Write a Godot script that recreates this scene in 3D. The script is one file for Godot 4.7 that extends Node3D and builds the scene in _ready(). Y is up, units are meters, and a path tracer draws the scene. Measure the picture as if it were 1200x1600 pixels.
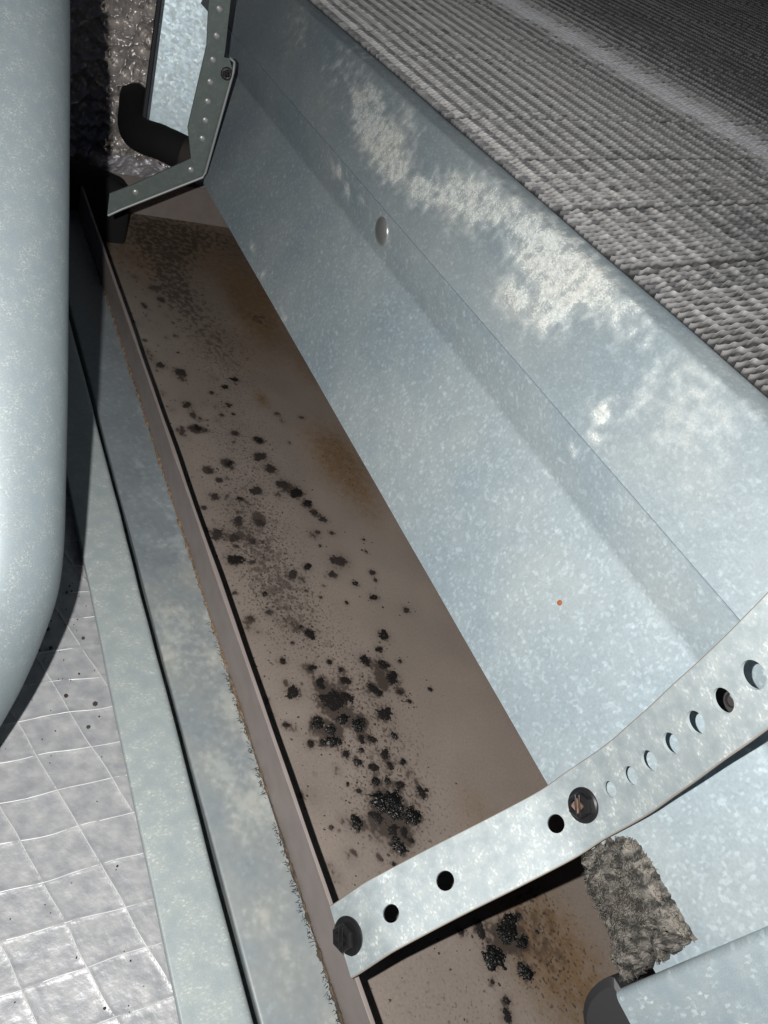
extends Node3D

# ---------------------------------------------------------------- helpers
const A70 := deg_to_rad(70.0)
var numbers := {}
var galv: StandardMaterial3D
var galv_dull: StandardMaterial3D
var galv_strap: StandardMaterial3D
var black_plastic: StandardMaterial3D
var dark_steel: StandardMaterial3D


class MB:
	var v := PackedVector3Array()
	var n := PackedVector3Array()
	var t := PackedVector2Array()
	var c := PackedColorArray()
	var i := PackedInt32Array()

	func vert(p: Vector3, nn: Vector3, uv := Vector2.ZERO, col := Color.WHITE) -> int:
		v.append(p)
		n.append(nn)
		t.append(uv)
		c.append(col)
		return v.size() - 1

	func tri(a: int, b: int, d: int) -> void:
		if (v[b] - v[a]).cross(v[d] - v[a]).dot(n[a] + n[b] + n[d]) > 0.0:
			i.append_array(PackedInt32Array([a, d, b]))
		else:
			i.append_array(PackedInt32Array([a, b, d]))

	func quad(a: int, b: int, d: int, e: int) -> void:
		tri(a, b, d)
		tri(a, d, e)

	func face(a: Vector3, b: Vector3, d: Vector3, e: Vector3, nn: Vector3, s := 1.0) -> void:
		# a flat quad with a normal of its own; uv in metres
		var du := (b - a).normalized()
		var dv := nn.cross(du)
		var k := []
		for p in [a, b, d, e]:
			k.append(vert(p, nn, Vector2(p.dot(du), p.dot(dv)) * s))
		quad(k[0], k[1], k[2], k[3])

	func grid(nu: int, nv: int, f: Callable) -> void:
		# f(u, v) gives [point, normal, uv(, colour)] for u, v in 0..1
		var at := v.size()
		for b in nv + 1:
			for a in nu + 1:
				var r: Array = f.call(float(a) / nu, float(b) / nv)
				vert(r[0], r[1], r[2], r[3] if r.size() > 3 else Color.WHITE)
		for b in nv:
			for a in nu:
				var k := at + b * (nu + 1) + a
				quad(k, k + 1, k + nu + 2, k + nu + 1)

	func smooth_grid(nu: int, nv: int, f: Callable, flip := false) -> void:
		# f(u, v) gives [point, uv(, colour)]; normals come from the surface
		var pts := []
		for b in nv + 1:
			for a in nu + 1:
				pts.append(f.call(float(a) / nu, float(b) / nv))
		var at := v.size()
		for b in nv + 1:
			for a in nu + 1:
				var a0: Vector3 = pts[b * (nu + 1) + maxi(a - 1, 0)][0]
				var a1: Vector3 = pts[b * (nu + 1) + mini(a + 1, nu)][0]
				var b0: Vector3 = pts[maxi(b - 1, 0) * (nu + 1) + a][0]
				var b1: Vector3 = pts[mini(b + 1, nv) * (nu + 1) + a][0]
				var nn := (a1 - a0).cross(b1 - b0).normalized()
				if flip:
					nn = -nn
				var r: Array = pts[b * (nu + 1) + a]
				vert(r[0], nn, r[1], r[2] if r.size() > 2 else Color.WHITE)
		for b in nv:
			for a in nu:
				var k := at + b * (nu + 1) + a
				quad(k, k + 1, k + nu + 2, k + nu + 1)

	func box(lo: Vector3, hi: Vector3, ch := 0.0006) -> void:
		# a box with chamfered edges
		var ce := (lo + hi) / 2.0
		var h := (hi - lo) / 2.0
		ch = minf(ch, minf(h.x, minf(h.y, h.z)) * 0.6)
		for ax in 3:
			var b := (ax + 1) % 3
			var d := (ax + 2) % 3
			for s in [-1.0, 1.0]:
				var nn := Vector3.ZERO
				nn[ax] = s
				var q := []
				for k in [[-1, -1], [1, -1], [1, 1], [-1, 1]]:
					var p := Vector3.ZERO
					p[ax] = s * h[ax]
					p[b] = k[0] * (h[b] - ch)
					p[d] = k[1] * (h[d] - ch)
					q.append(ce + p)
				face(q[0], q[1], q[2], q[3], nn)
			for s in [-1.0, 1.0]:
				for u in [-1.0, 1.0]:
					var nn := Vector3.ZERO
					nn[b] = s
					nn[d] = u
					var q := []
					for k in [[-1, 0], [1, 0], [1, 1], [-1, 1]]:
						var p := Vector3.ZERO
						p[ax] = k[0] * (h[ax] - ch)
						p[b] = s * (h[b] - (ch if k[1] == 1 else 0.0))
						p[d] = u * (h[d] - (0.0 if k[1] == 1 else ch))
						q.append(ce + p)
					face(q[0], q[1], q[2], q[3], nn.normalized())

	func lathe(o: Vector3, ax: Vector3, prof: PackedVector2Array, seg := 32, squash := 0) -> void:
		# prof: (radius, height) along ax; squash = 6 gives a hexagon
		var e1 := ax.cross(Vector3(0.31, 0.77, 0.55)).normalized()
		var e2 := ax.cross(e1)
		for k in prof.size() - 1:
			var p0 := prof[k]
			var p1 := prof[k + 1]
			var dn := Vector2(p1.y - p0.y, -(p1.x - p0.x)).normalized()
			if squash:
				for j in squash:
					var a0 := TAU * j / squash
					var a1 := TAU * (j + 1) / squash
					var am := (a0 + a1) / 2.0
					var nn := ((e1 * cos(am) + e2 * sin(am)) * dn.x + ax * dn.y).normalized()
					face(o + (e1 * cos(a0) + e2 * sin(a0)) * p0.x + ax * p0.y, o + (e1 * cos(a1) + e2 * sin(a1)) * p0.x + ax * p0.y,
						o + (e1 * cos(a1) + e2 * sin(a1)) * p1.x + ax * p1.y, o + (e1 * cos(a0) + e2 * sin(a0)) * p1.x + ax * p1.y, nn)
				continue
			var at := v.size()
			for j in seg + 1:
				var a := TAU * j / seg
				var rad := e1 * cos(a) + e2 * sin(a)
				var nn := (rad * dn.x + ax * dn.y).normalized()
				vert(o + rad * p0.x + ax * p0.y, nn, Vector2(a * 0.01, p0.y))
				vert(o + rad * p1.x + ax * p1.y, nn, Vector2(a * 0.01, p1.y))
			for j in seg:
				quad(at + 2 * j, at + 2 * j + 2, at + 2 * j + 3, at + 2 * j + 1)

	func tube(path: PackedVector3Array, r: float, seg := 6, taper := 1.0) -> void:
		var at := v.size()
		var up := Vector3(0.3, 0.8, 0.5)
		for k in path.size():
			var d := (path[mini(k + 1, path.size() - 1)] - path[maxi(k - 1, 0)]).normalized()
			var e1 := d.cross(up).normalized()
			var e2 := d.cross(e1)
			var rr := r * lerpf(1.0, taper, float(k) / (path.size() - 1))
			for j in seg + 1:
				var a := TAU * j / seg
				var nn := e1 * cos(a) + e2 * sin(a)
				vert(path[k] + nn * rr, nn, Vector2(float(j) / seg, k))
		for k in path.size() - 1:
			for j in seg:
				var q := at + k * (seg + 1) + j
				quad(q, q + 1, q + seg + 2, q + seg + 1)

	func mesh() -> ArrayMesh:
		var a := []
		a.resize(Mesh.ARRAY_MAX)
		a[Mesh.ARRAY_VERTEX] = v
		a[Mesh.ARRAY_NORMAL] = n
		a[Mesh.ARRAY_TEX_UV] = t
		a[Mesh.ARRAY_COLOR] = c
		a[Mesh.ARRAY_INDEX] = i
		var m := ArrayMesh.new()
		m.add_surface_from_arrays(Mesh.PRIMITIVE_TRIANGLES, a)
		return m


func numbered(called: String) -> String:
	numbers[called] = numbers.get(called, -1) + 1
	return called if numbers[called] == 0 else "%s_%03d" % [called, numbers[called]]


func thing(called: String, label: String, category: String, at: Vector3, group := "") -> Node3D:
	var o := Node3D.new()
	o.name = numbered(called)
	add_child(o)
	o.position = at
	o.set_meta("label", label)
	o.set_meta("category", category)
	if group:
		o.set_meta("group", group)
	return o


func part(called: String, shape, mat: Material, parent: Node3D) -> MeshInstance3D:
	# shapes are given in scene coordinates; a part sits at the scene's origin
	var o := MeshInstance3D.new()
	o.name = called
	o.mesh = shape.mesh() if shape is MB else shape
	o.material_override = mat
	parent.add_child(o, true)
	if parent != self:
		var back := Vector3.ZERO
		var p: Node = parent
		while p is Node3D and p != self:
			back -= p.position
			p = p.get_parent()
		o.position = back
	return o


func structure(called: String, shape, mat: Material) -> MeshInstance3D:
	var o := part(called, shape, mat, self)
	o.set_meta("kind", "structure")
	return o


func noise(seed_: int, freq: float, oct := 3, kind := FastNoiseLite.TYPE_SIMPLEX_SMOOTH) -> FastNoiseLite:
	var f := FastNoiseLite.new()
	f.seed = seed_
	f.frequency = freq
	f.noise_type = kind
	f.fractal_type = FastNoiseLite.FRACTAL_FBM if oct > 1 else FastNoiseLite.FRACTAL_NONE
	f.fractal_octaves = oct
	return f


func cells(seed_: int, freq: float) -> FastNoiseLite:
	var f := noise(seed_, freq, 1, FastNoiseLite.TYPE_CELLULAR)
	f.cellular_return_type = FastNoiseLite.RETURN_CELL_VALUE
	f.cellular_jitter = 1.0
	return f


func field(f: FastNoiseLite, w: int, h: int, seamless := false, stretch := Vector2.ONE) -> PackedByteArray:
	var im: Image
	var ww := int(w / stretch.x)
	var hh := int(h / stretch.y)
	if seamless:
		im = f.get_seamless_image(ww, hh)
	else:
		im = f.get_image(ww, hh)
	im.convert(Image.FORMAT_L8)
	if ww != w or hh != h:
		im.resize(w, h, Image.INTERPOLATE_CUBIC)
	return im.get_data()


func soft_spots(list: Array, lo: Vector2, size: Vector2, w: int, h: int, lw := 256, lh := 64) -> PackedByteArray:
	# list of x, y, rx, ry, strength; a smooth map of where those spots lie
	var acc := PackedFloat32Array()
	acc.resize(lw * lh)
	for k in range(0, list.size(), 5):
		var cx := (float(list[k]) - lo.x) / size.x * lw
		var cy := (float(list[k + 1]) - lo.y) / size.y * lh
		var rx := maxf(absf(list[k + 2] / size.x * lw), 0.7)
		var ry := maxf(absf(list[k + 3] / size.y * lh), 0.7)
		for y in range(maxi(0, int(cy - 2.2 * ry)), mini(lh, int(cy + 2.2 * ry) + 2)):
			for x in range(maxi(0, int(cx - 2.2 * rx)), mini(lw, int(cx + 2.2 * rx) + 2)):
				var d := Vector2((x + 0.5 - cx) / rx, (y + 0.5 - cy) / ry).length_squared()
				acc[y * lw + x] += float(list[k + 4]) * exp(-d * 1.1)
	var b := PackedByteArray()
	b.resize(lw * lh)
	for k in acc.size():
		b[k] = int(clampf(acc[k], 0.0, 1.0) * 255.0)
	var im := Image.create_from_data(lw, lh, false, Image.FORMAT_L8, b)
	im.resize(w, h, Image.INTERPOLATE_CUBIC)
	return im.get_data()


func picture(w: int, h: int, f: Image.Format, data: PackedByteArray) -> ImageTexture:
	return ImageTexture.create_from_image(Image.create_from_data(w, h, false, f, data))


func steel_tile(seed_: int, px: int, fleck_px: float, base: float, fleck: float, dirt: float, tint := Color(0.888, 0.965, 0.997)) -> Array:
	# galvanised sheet: fine grey mottling with small bright zinc flecks
	var cell := field(cells(seed_, 1.0 / fleck_px), px, px, true, Vector2(1.0, 1.7))
	var cell2 := field(cells(seed_ + 7, 0.62 / fleck_px), px, px, true, Vector2(1.5, 1.0))
	var mid := field(noise(seed_ + 1, 0.012, 4), px, px, true)
	var fine := field(noise(seed_ + 2, 0.25, 2), px, px, true)
	var rgb := PackedByteArray()
	rgb.resize(px * px * 3)
	var rough := PackedByteArray()
	rough.resize(px * px)
	for k in px * px:
		var c := cell[k] / 255.0
		var c2 := cell2[k] / 255.0
		var f := maxf(0.0, c - 0.80) * fleck * 1.1 + maxf(0.0, c2 - 0.88) * fleck * 1.1 + (c - 0.5) * 0.025
		var m := mid[k] / 255.0 - 0.5
		f *= clampf(0.75 + 2.6 * m, 0.15, 1.6)
		var v := base + f + m * dirt + (fine[k] / 255.0 - 0.5) * 0.09
		var warm := m * 0.03
		rgb[k * 3] = int(clampf(v * (tint.r + warm), 0.0, 1.0) * 255.0)
		rgb[k * 3 + 1] = int(clampf(v * tint.g, 0.0, 1.0) * 255.0)
		rgb[k * 3 + 2] = int(clampf(v * (tint.b - warm), 0.0, 1.0) * 255.0)
		rough[k] = int(clampf(0.52 + (0.5 - c2) * 0.08 + (fine[k] / 255.0 - 0.5) * 0.06 + m * 0.12, 0.05, 1.0) * 255.0)
	return [picture(px, px, Image.FORMAT_RGB8, rgb), picture(px, px, Image.FORMAT_L8, rough)]


func metal(maps: Array, scale: Vector2, metallic := 0.25, bump: Texture2D = null, bump_cm := 0.02) -> StandardMaterial3D:
	var m := StandardMaterial3D.new()
	m.albedo_texture = maps[0]
	m.roughness_texture = maps[1]
	m.roughness = 1.0
	m.metallic = metallic
	m.uv1_scale = Vector3(scale.x, scale.y, 1)
	if bump:
		m.heightmap_enabled = true
		m.heightmap_texture = bump
		m.heightmap_scale = bump_cm
	return m


func plain(c: Color, rough: float, metallic := 0.0) -> StandardMaterial3D:
	var m := StandardMaterial3D.new()
	m.albedo_color = c.linear_to_srgb()
	m.roughness = rough
	m.metallic = metallic
	return m


func filleted(path: PackedVector2Array, r: float, steps := 5) -> PackedVector2Array:
	var out := PackedVector2Array([path[0]])
	for k in range(1, path.size() - 1):
		var a := (path[k - 1] - path[k])
		var b := (path[k + 1] - path[k])
		var half := a.angle_to(b) / 2.0
		var d := minf(r / maxf(absf(tan(half)), 0.05), minf(a.length(), b.length()) * 0.45)
		var p0 := path[k] + a.normalized() * d
		var p1 := path[k] + b.normalized() * d
		for s in steps + 1:
			var u := float(s) / steps
			out.append(p0.lerp(path[k], u).lerp(path[k].lerp(p1, u), u))
	out.append(path[path.size() - 1])
	return out


func sheet(path: PackedVector2Array, r: float, thick: float, z0: float, z1: float, nz: int, wave := 0.0003, seed_ := 1, step := 0.004, skew := 0.0) -> MB:
	# bent sheet metal: a section in x, y drawn along z; the given line is its front, on the left of its run
	var f := filleted(path, r)
	var pts := PackedVector2Array()
	for k in f.size() - 1:
		var cnt := maxi(1, int(f[k].distance_to(f[k + 1]) / step))
		for j in cnt:
			pts.append(f[k].lerp(f[k + 1], float(j) / cnt))
	pts.append(f[f.size() - 1])
	var m := pts.size()
	var nrm := PackedVector2Array()
	var s := PackedFloat32Array([0.0])
	for k in m:
		var d := (pts[mini(k + 1, m - 1)] - pts[maxi(k - 1, 0)]).normalized()
		nrm.append(Vector2(-d.y, d.x))
		if k:
			s.append(s[k - 1] + pts[k].distance_to(pts[k - 1]))
	var no := noise(seed_, 9.0, 2)
	var mb := MB.new()
	for side in 2:
		var at := mb.v.size()
		for a in nz + 1:
			for k in m:
				var z := lerpf(z0 + skew * s[k], z1, float(a) / nz)
				var h := no.get_noise_2d(z, s[k]) * wave
				var hz := (no.get_noise_2d(z + 0.002, s[k]) - no.get_noise_2d(z - 0.002, s[k])) * wave / 0.004
				var hs := (no.get_noise_2d(z, s[k] + 0.002) - no.get_noise_2d(z, s[k] - 0.002)) * wave / 0.004
				var q := pts[k] + nrm[k] * (h - (thick if side else 0.0))
				var nn := Vector3(nrm[k].x, nrm[k].y, 0) - Vector3(nrm[k].y, -nrm[k].x, 0) * hs - Vector3(0, 0, hz)
				mb.vert(Vector3(q.x, q.y, z), -nn.normalized() if side else nn.normalized(), Vector2(z, s[k]))
		for a in nz:
			for k in m - 1:
				var q := at + a * m + k
				mb.quad(q, q + 1, q + m + 1, q + m)
	var other := (nz + 1) * m
	for e in 2:
		var k := (m - 1) * e
		var d := (pts[1] - pts[0]).normalized() if e == 0 else (pts[m - 1] - pts[m - 2]).normalized()
		var nn := Vector3(d.x, d.y, 0) * (-1.0 if e == 0 else 1.0)
		for a in nz:
			var q := []
			for w in [a * m + k, (a + 1) * m + k, other + (a + 1) * m + k, other + a * m + k]:
				q.append(mb.vert(mb.v[w], nn, mb.t[w]))
			mb.quad(q[0], q[1], q[2], q[3])
		var row := nz * m * e
		var ze := Vector3(0, 0, (-1.0 if e == 0 else 1.0) * signf(z1 - z0))
		for j in m - 1:
			var q := []
			for w in [row + j, row + j + 1, other + row + j + 1, other + row + j]:
				q.append(mb.vert(mb.v[w], ze, mb.t[w]))
			mb.quad(q[0], q[1], q[2], q[3])
	return mb


func on_shield(z: float, s: float, off := 0.0) -> Vector3:
	# a point on the big sloping sheet: s metres up its slope, off metres in front
	return Vector3(0.2385 + s * cos(A70) - off * sin(A70), 0.1057 + s * sin(A70) + off * cos(A70), z)


func bolt(parent: Node3D, o: Vector3, ax: Vector3, r: float, mat_flange: Material, mat_head: Material) -> void:
	var b := Node3D.new()
	b.name = "bolt"
	parent.add_child(b, true)
	var fl := MB.new()
	fl.lathe(o, ax, PackedVector2Array([Vector2(r, -0.0006), Vector2(r * 1.02, 0.0003), Vector2(r * 0.98, 0.0009), Vector2(r * 0.86, 0.0013), Vector2(0.001, 0.0014)]), 36)
	part("flange", fl, mat_flange, b)
	var hd := MB.new()
	var hr := r * 0.74
	hd.lathe(o, ax, PackedVector2Array([Vector2(hr, 0.0012), Vector2(hr, 0.0042), Vector2(hr * 0.9, 0.0049), Vector2(hr * 0.62, 0.0048), Vector2(hr * 0.55, 0.0036), Vector2(0.0002, 0.0036)]), 36, 6)
	part("hex_head", hd, mat_flange, b)
	var rc := MB.new()
	rc.lathe(o, ax, PackedVector2Array([Vector2(hr * 0.60, 0.00485), Vector2(hr * 0.34, 0.0041), Vector2(hr * 0.10, 0.0041), Vector2(0.0001, 0.0043)]), 36, 4)
	var bar := MB.new()
	var e1 := ax.cross(Vector3(0.31, 0.77, 0.55)).normalized()
	var e2 := ax.cross(e1)
	for s in [-0.16, 0.10]:
		bar.tube(PackedVector3Array([o + ax * 0.0048 + e2 * r * s - e1 * r * 0.6, o + ax * 0.0052 + e2 * r * s, o + ax * 0.0048 + e2 * r * s + e1 * r * 0.6]), r * 0.05, 6)
	part("recess", rc, mat_head, b)
	part("slot_edge", bar, mat_flange, b)


func _ready() -> void:
	# ------------------------------------------------------------ camera, light, exposure
	var cam := Camera3D.new()
	cam.name = "camera"
	cam.keep_aspect = Camera3D.KEEP_HEIGHT
	cam.fov = 67.38
	cam.near = 0.01
	cam.far = 30.0
	cam.transform = Transform3D(Basis(Vector3(0.8620, 0.3242, 0.3898), Vector3(0.0409, 0.7219, -0.6908), Vector3(-0.5053, 0.6113, 0.6090)).orthonormalized(), Vector3(0, 0.388, 0))
	add_child(cam)
	cam.current = true

	var env := Environment.new()
	env.background_mode = Environment.BG_COLOR
	env.background_color = Color(0.009, 0.011, 0.017).linear_to_srgb()
	env.tonemap_mode = Environment.TONE_MAPPER_LINEAR
	env.tonemap_exposure = 1.2
	env.sdfgi_enabled = true
	env.ssao_enabled = true
	env.ssil_enabled = true
	var we := WorldEnvironment.new()
	we.name = "world_environment"
	we.environment = env
	add_child(we)

	# the phone's flash, about 3 cm beside its lens
	var flash := AreaLight3D.new()
	flash.name = "phone_flash"
	flash.light_color = Color(1.0, 0.985, 0.97)
	flash.light_energy = 0.265
	flash.area_size = Vector2(0.004, 0.004)
	flash.area_range = 6.0
	flash.area_attenuation = 2.0
	flash.shadow_enabled = true
	add_child(flash)
	flash.look_at_from_position(Vector3(-0.0245, 0.388, -0.0203), Vector3(0.21, 0.12, -0.40), Vector3.UP)

	# ------------------------------------------------------------ materials
	var tile := steel_tile(11, 1024, 7.0, 0.70, 0.45, 0.04)
	galv = metal(tile, Vector2(6.5, 6.5))
	galv_dull = metal(steel_tile(21, 1024, 4.5, 0.68, 0.32, 0.05, Color(0.918, 0.972, 0.972)), Vector2(6.5, 6.5), 0.2)
	galv_strap = metal(steel_tile(31, 1024, 6.0, 0.695, 0.35, 0.11, Color(0.915, 0.972, 0.985)), Vector2(8.0, 8.0), 0.2)
	black_plastic = plain(Color(0.030, 0.031, 0.034), 0.55)
	dark_steel = plain(Color(0.02, 0.02, 0.022), 0.32, 0.3)
	var edge_steel := plain(Color(0.40, 0.42, 0.42), 0.5, 0.4)

	build_cabinet()
	build_pan()
	build_ledges()
	build_shield()
	build_coil()
	build_far_end()
	build_strap()
	build_near_corner()
	build_foil_floor()
	build_duct()


# ---------------------------------------------------------------- the casing round it all
func build_cabinet() -> void:
	var dark := plain(Color(0.05, 0.053, 0.058), 0.7)
	var f := MB.new()
	f.box(Vector3(-0.7, -0.09, -1.3), Vector3(1.5, -0.07, 0.3), 0.002)
	structure("floor", f, dark)
	var b := MB.new()
	b.box(Vector3(-0.7, -0.07, -1.22), Vector3(1.5, 0.9, -1.2), 0.002)
	structure("back_wall", b, dark)


# ---------------------------------------------------------------- tan condensate pan with its mould
# the pan's floor lies 4 cm under the reference level; positions on it are for level 0 and are spread to match
const PAN_K := 1.1031
const PAN_Y := -0.04
const MOULD := [0.1904, -0.4937, 0.0045, 0.2210, -0.4886, 0.0028, 0.2165, -0.4759, 0.0015, 0.2399, -0.4789, 0.0035, 0.2344, -0.4580, 0.0056, 0.2386, -0.4418, 0.0052, 0.2433, -0.4222, 0.0059, 0.2513, -0.4129, 0.0065, 0.2556, -0.3990, 0.0040, 0.2585, -0.3890, 0.0036, 0.2631, -0.3815, 0.0033, 0.1864, -0.4428, 0.0031, 0.1916, -0.4301, 0.0020, 0.2045, -0.4490, 0.0039, 0.2190, -0.4168, 0.0049, 0.1832, -0.4110, 0.0041, 0.2026, -0.4082, 0.0027, 0.1722, -0.3999, 0.0025, 0.1936, -0.3826, 0.0049, 0.2099, -0.3815, 0.0042, 0.1755, -0.3729, 0.0055, 0.1869, -0.3677, 0.0044, 0.1991, -0.3623, 0.0029, 0.1859, -0.3587, 0.0019, 0.1800, -0.3461, 0.0061, 0.1932, -0.3427, 0.0023, 0.2063, -0.3617, 0.0016, 0.2535, -0.3680, 0.0021, 0.2645, -0.3660, 0.0022, 0.2595, -0.3371, 0.0061, 0.2320, -0.3335, 0.0033, 0.2492, -0.3243, 0.0034, 0.2180, -0.3267, 0.0045, 0.2636, -0.3142, 0.0026, 0.2235, -0.3119, 0.0016, 0.2498, -0.2976, 0.0016, 0.2324, -0.3049, 0.0013, 0.2817, -0.3228, 0.0028, 0.2812, -0.3154, 0.0018, 0.2733, -0.2996, 0.0031, 0.2936, -0.2847, 0.0028, 0.1768, -0.2935, 0.0032, 0.1907, -0.2970, 0.0030, 0.2127, -0.2755, 0.0042, 0.2086, -0.2815, 0.0018, 0.1926, -0.3128, 0.0027, 0.1723, -0.3163, 0.0020, 0.2856, -0.3446, 0.0015, 0.2890, -0.3570, 0.0015, 0.2500, -0.3539, 0.0014, 0.1984, -0.2697, 0.0015, 0.1874, -0.2570, 0.0028, 0.2046, -0.2489, 0.0032, 0.2659, -0.2654, 0.0041, 0.2570, -0.2549, 0.0029, 0.2433, -0.2482, 0.0043, 0.2548, -0.2427, 0.0044, 0.2558, -0.2304, 0.0054, 0.2400, -0.2258, 0.0057, 0.2182, -0.2508, 0.0024, 0.2240, -0.2438, 0.0024, 0.2230, -0.2356, 0.0037, 0.2062, -0.2371, 0.0043, 0.1869, -0.2342, 0.0048, 0.2113, -0.2232, 0.0085, 0.2393, -0.2065, 0.0059, 0.2217, -0.2047, 0.0040, 0.1948, -0.2088, 0.0034, 0.2003, -0.2024, 0.0034, 0.2684, -0.2430, 0.0016, 0.2575, -0.2200, 0.0018, 0.2610, -0.2118, 0.0012, 0.1745, -0.2123, 0.0023, 0.2116, -0.2091, 0.0035, 0.1940, -0.2085, 0.0040, 0.1989, -0.1962, 0.0043, 0.2007, -0.2039, 0.0032, 0.1851, -0.1974, 0.0028, 0.1929, -0.1963, 0.0023, 0.2176, -0.1939, 0.0033, 0.2243, -0.1919, 0.0030, 0.2394, -0.1911, 0.0027, 0.2199, -0.2037, 0.0042, 0.2041, -0.1864, 0.0028, 0.2145, -0.1865, 0.0019, 0.2092, -0.1798, 0.0027, 0.2173, -0.1744, 0.0032, 0.2281, -0.1804, 0.0033, 0.2282, -0.1736, 0.0029, 0.2375, -0.1733, 0.0024, 0.2154, -0.1659, 0.0028, 0.2226, -0.1642, 0.0021, 0.2294, -0.1602, 0.0029, 0.2407, -0.1522, 0.0041, 0.2128, -0.1545, 0.0056, 0.2203, -0.1526, 0.0062, 0.2182, -0.1453, 0.0045, 0.2075, -0.1454, 0.0044, 0.1941, -0.1451, 0.0045, 0.2286, -0.1404, 0.0057, 0.2136, -0.1367, 0.0038, 0.2192, -0.1336, 0.0031, 0.2209, -0.1284, 0.0024, 0.2128, -0.1264, 0.0048, 0.2057, -0.1186, 0.0015, 0.2026, -0.1627, 0.0020, 0.1979, -0.1682, 0.0011, 0.1792, -0.1469, 0.0014, 0.2801, -0.2178, 0.0016, 0.2609, -0.2122, 0.0013, 0.2577, -0.2199, 0.0026, 0.2089, -0.2218, 0.0074, 0.2268, -0.0766, 0.0024, 0.2380, -0.0750, 0.0041, 0.2533, -0.0691, 0.0070, 0.2501, -0.0664, 0.0042, 0.2394, -0.0604, 0.0054, 0.2525, -0.0481, 0.0041, 0.2348, -0.0407, 0.0026, 0.2316, -0.0343, 0.0032, 0.2581, -0.0615, 0.0042, 0.2636, -0.0739, 0.0022, 0.2318, -0.0504, 0.0016, 0.2697, -0.0631, 0.0014, 0.1790, -0.5834, 0.0042, 0.1946, -0.5747, 0.0052, 0.2437, -0.5672, 0.0040, 0.2160, -0.5453, 0.0024, 0.1899, -0.5264, 0.0041, 0.2266, -0.5282, 0.0031, 0.2167, -0.5131, 0.0023, 0.2271, -0.5148, 0.0020, 0.1875, -0.4932, 0.0039, 0.1971, -0.4910, 0.0025, 0.2211, -0.4877, 0.0026, 0.2684, -0.5164, 0.0025, 0.2905, -0.5117, 0.0026, 0.2393, -0.4792, 0.0034, 0.1730, -0.6230, 0.0021, 0.2305, -0.5547, 0.0032, 0.2033, -0.7208, 0.0060, 0.2357, -0.7992, 0.0068, 0.2001, -0.6064, 0.0014, 0.1870, -0.4396, 0.0030, 0.2036, -0.4506, 0.0039, 0.1919, -0.4296, 0.0024]


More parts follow.
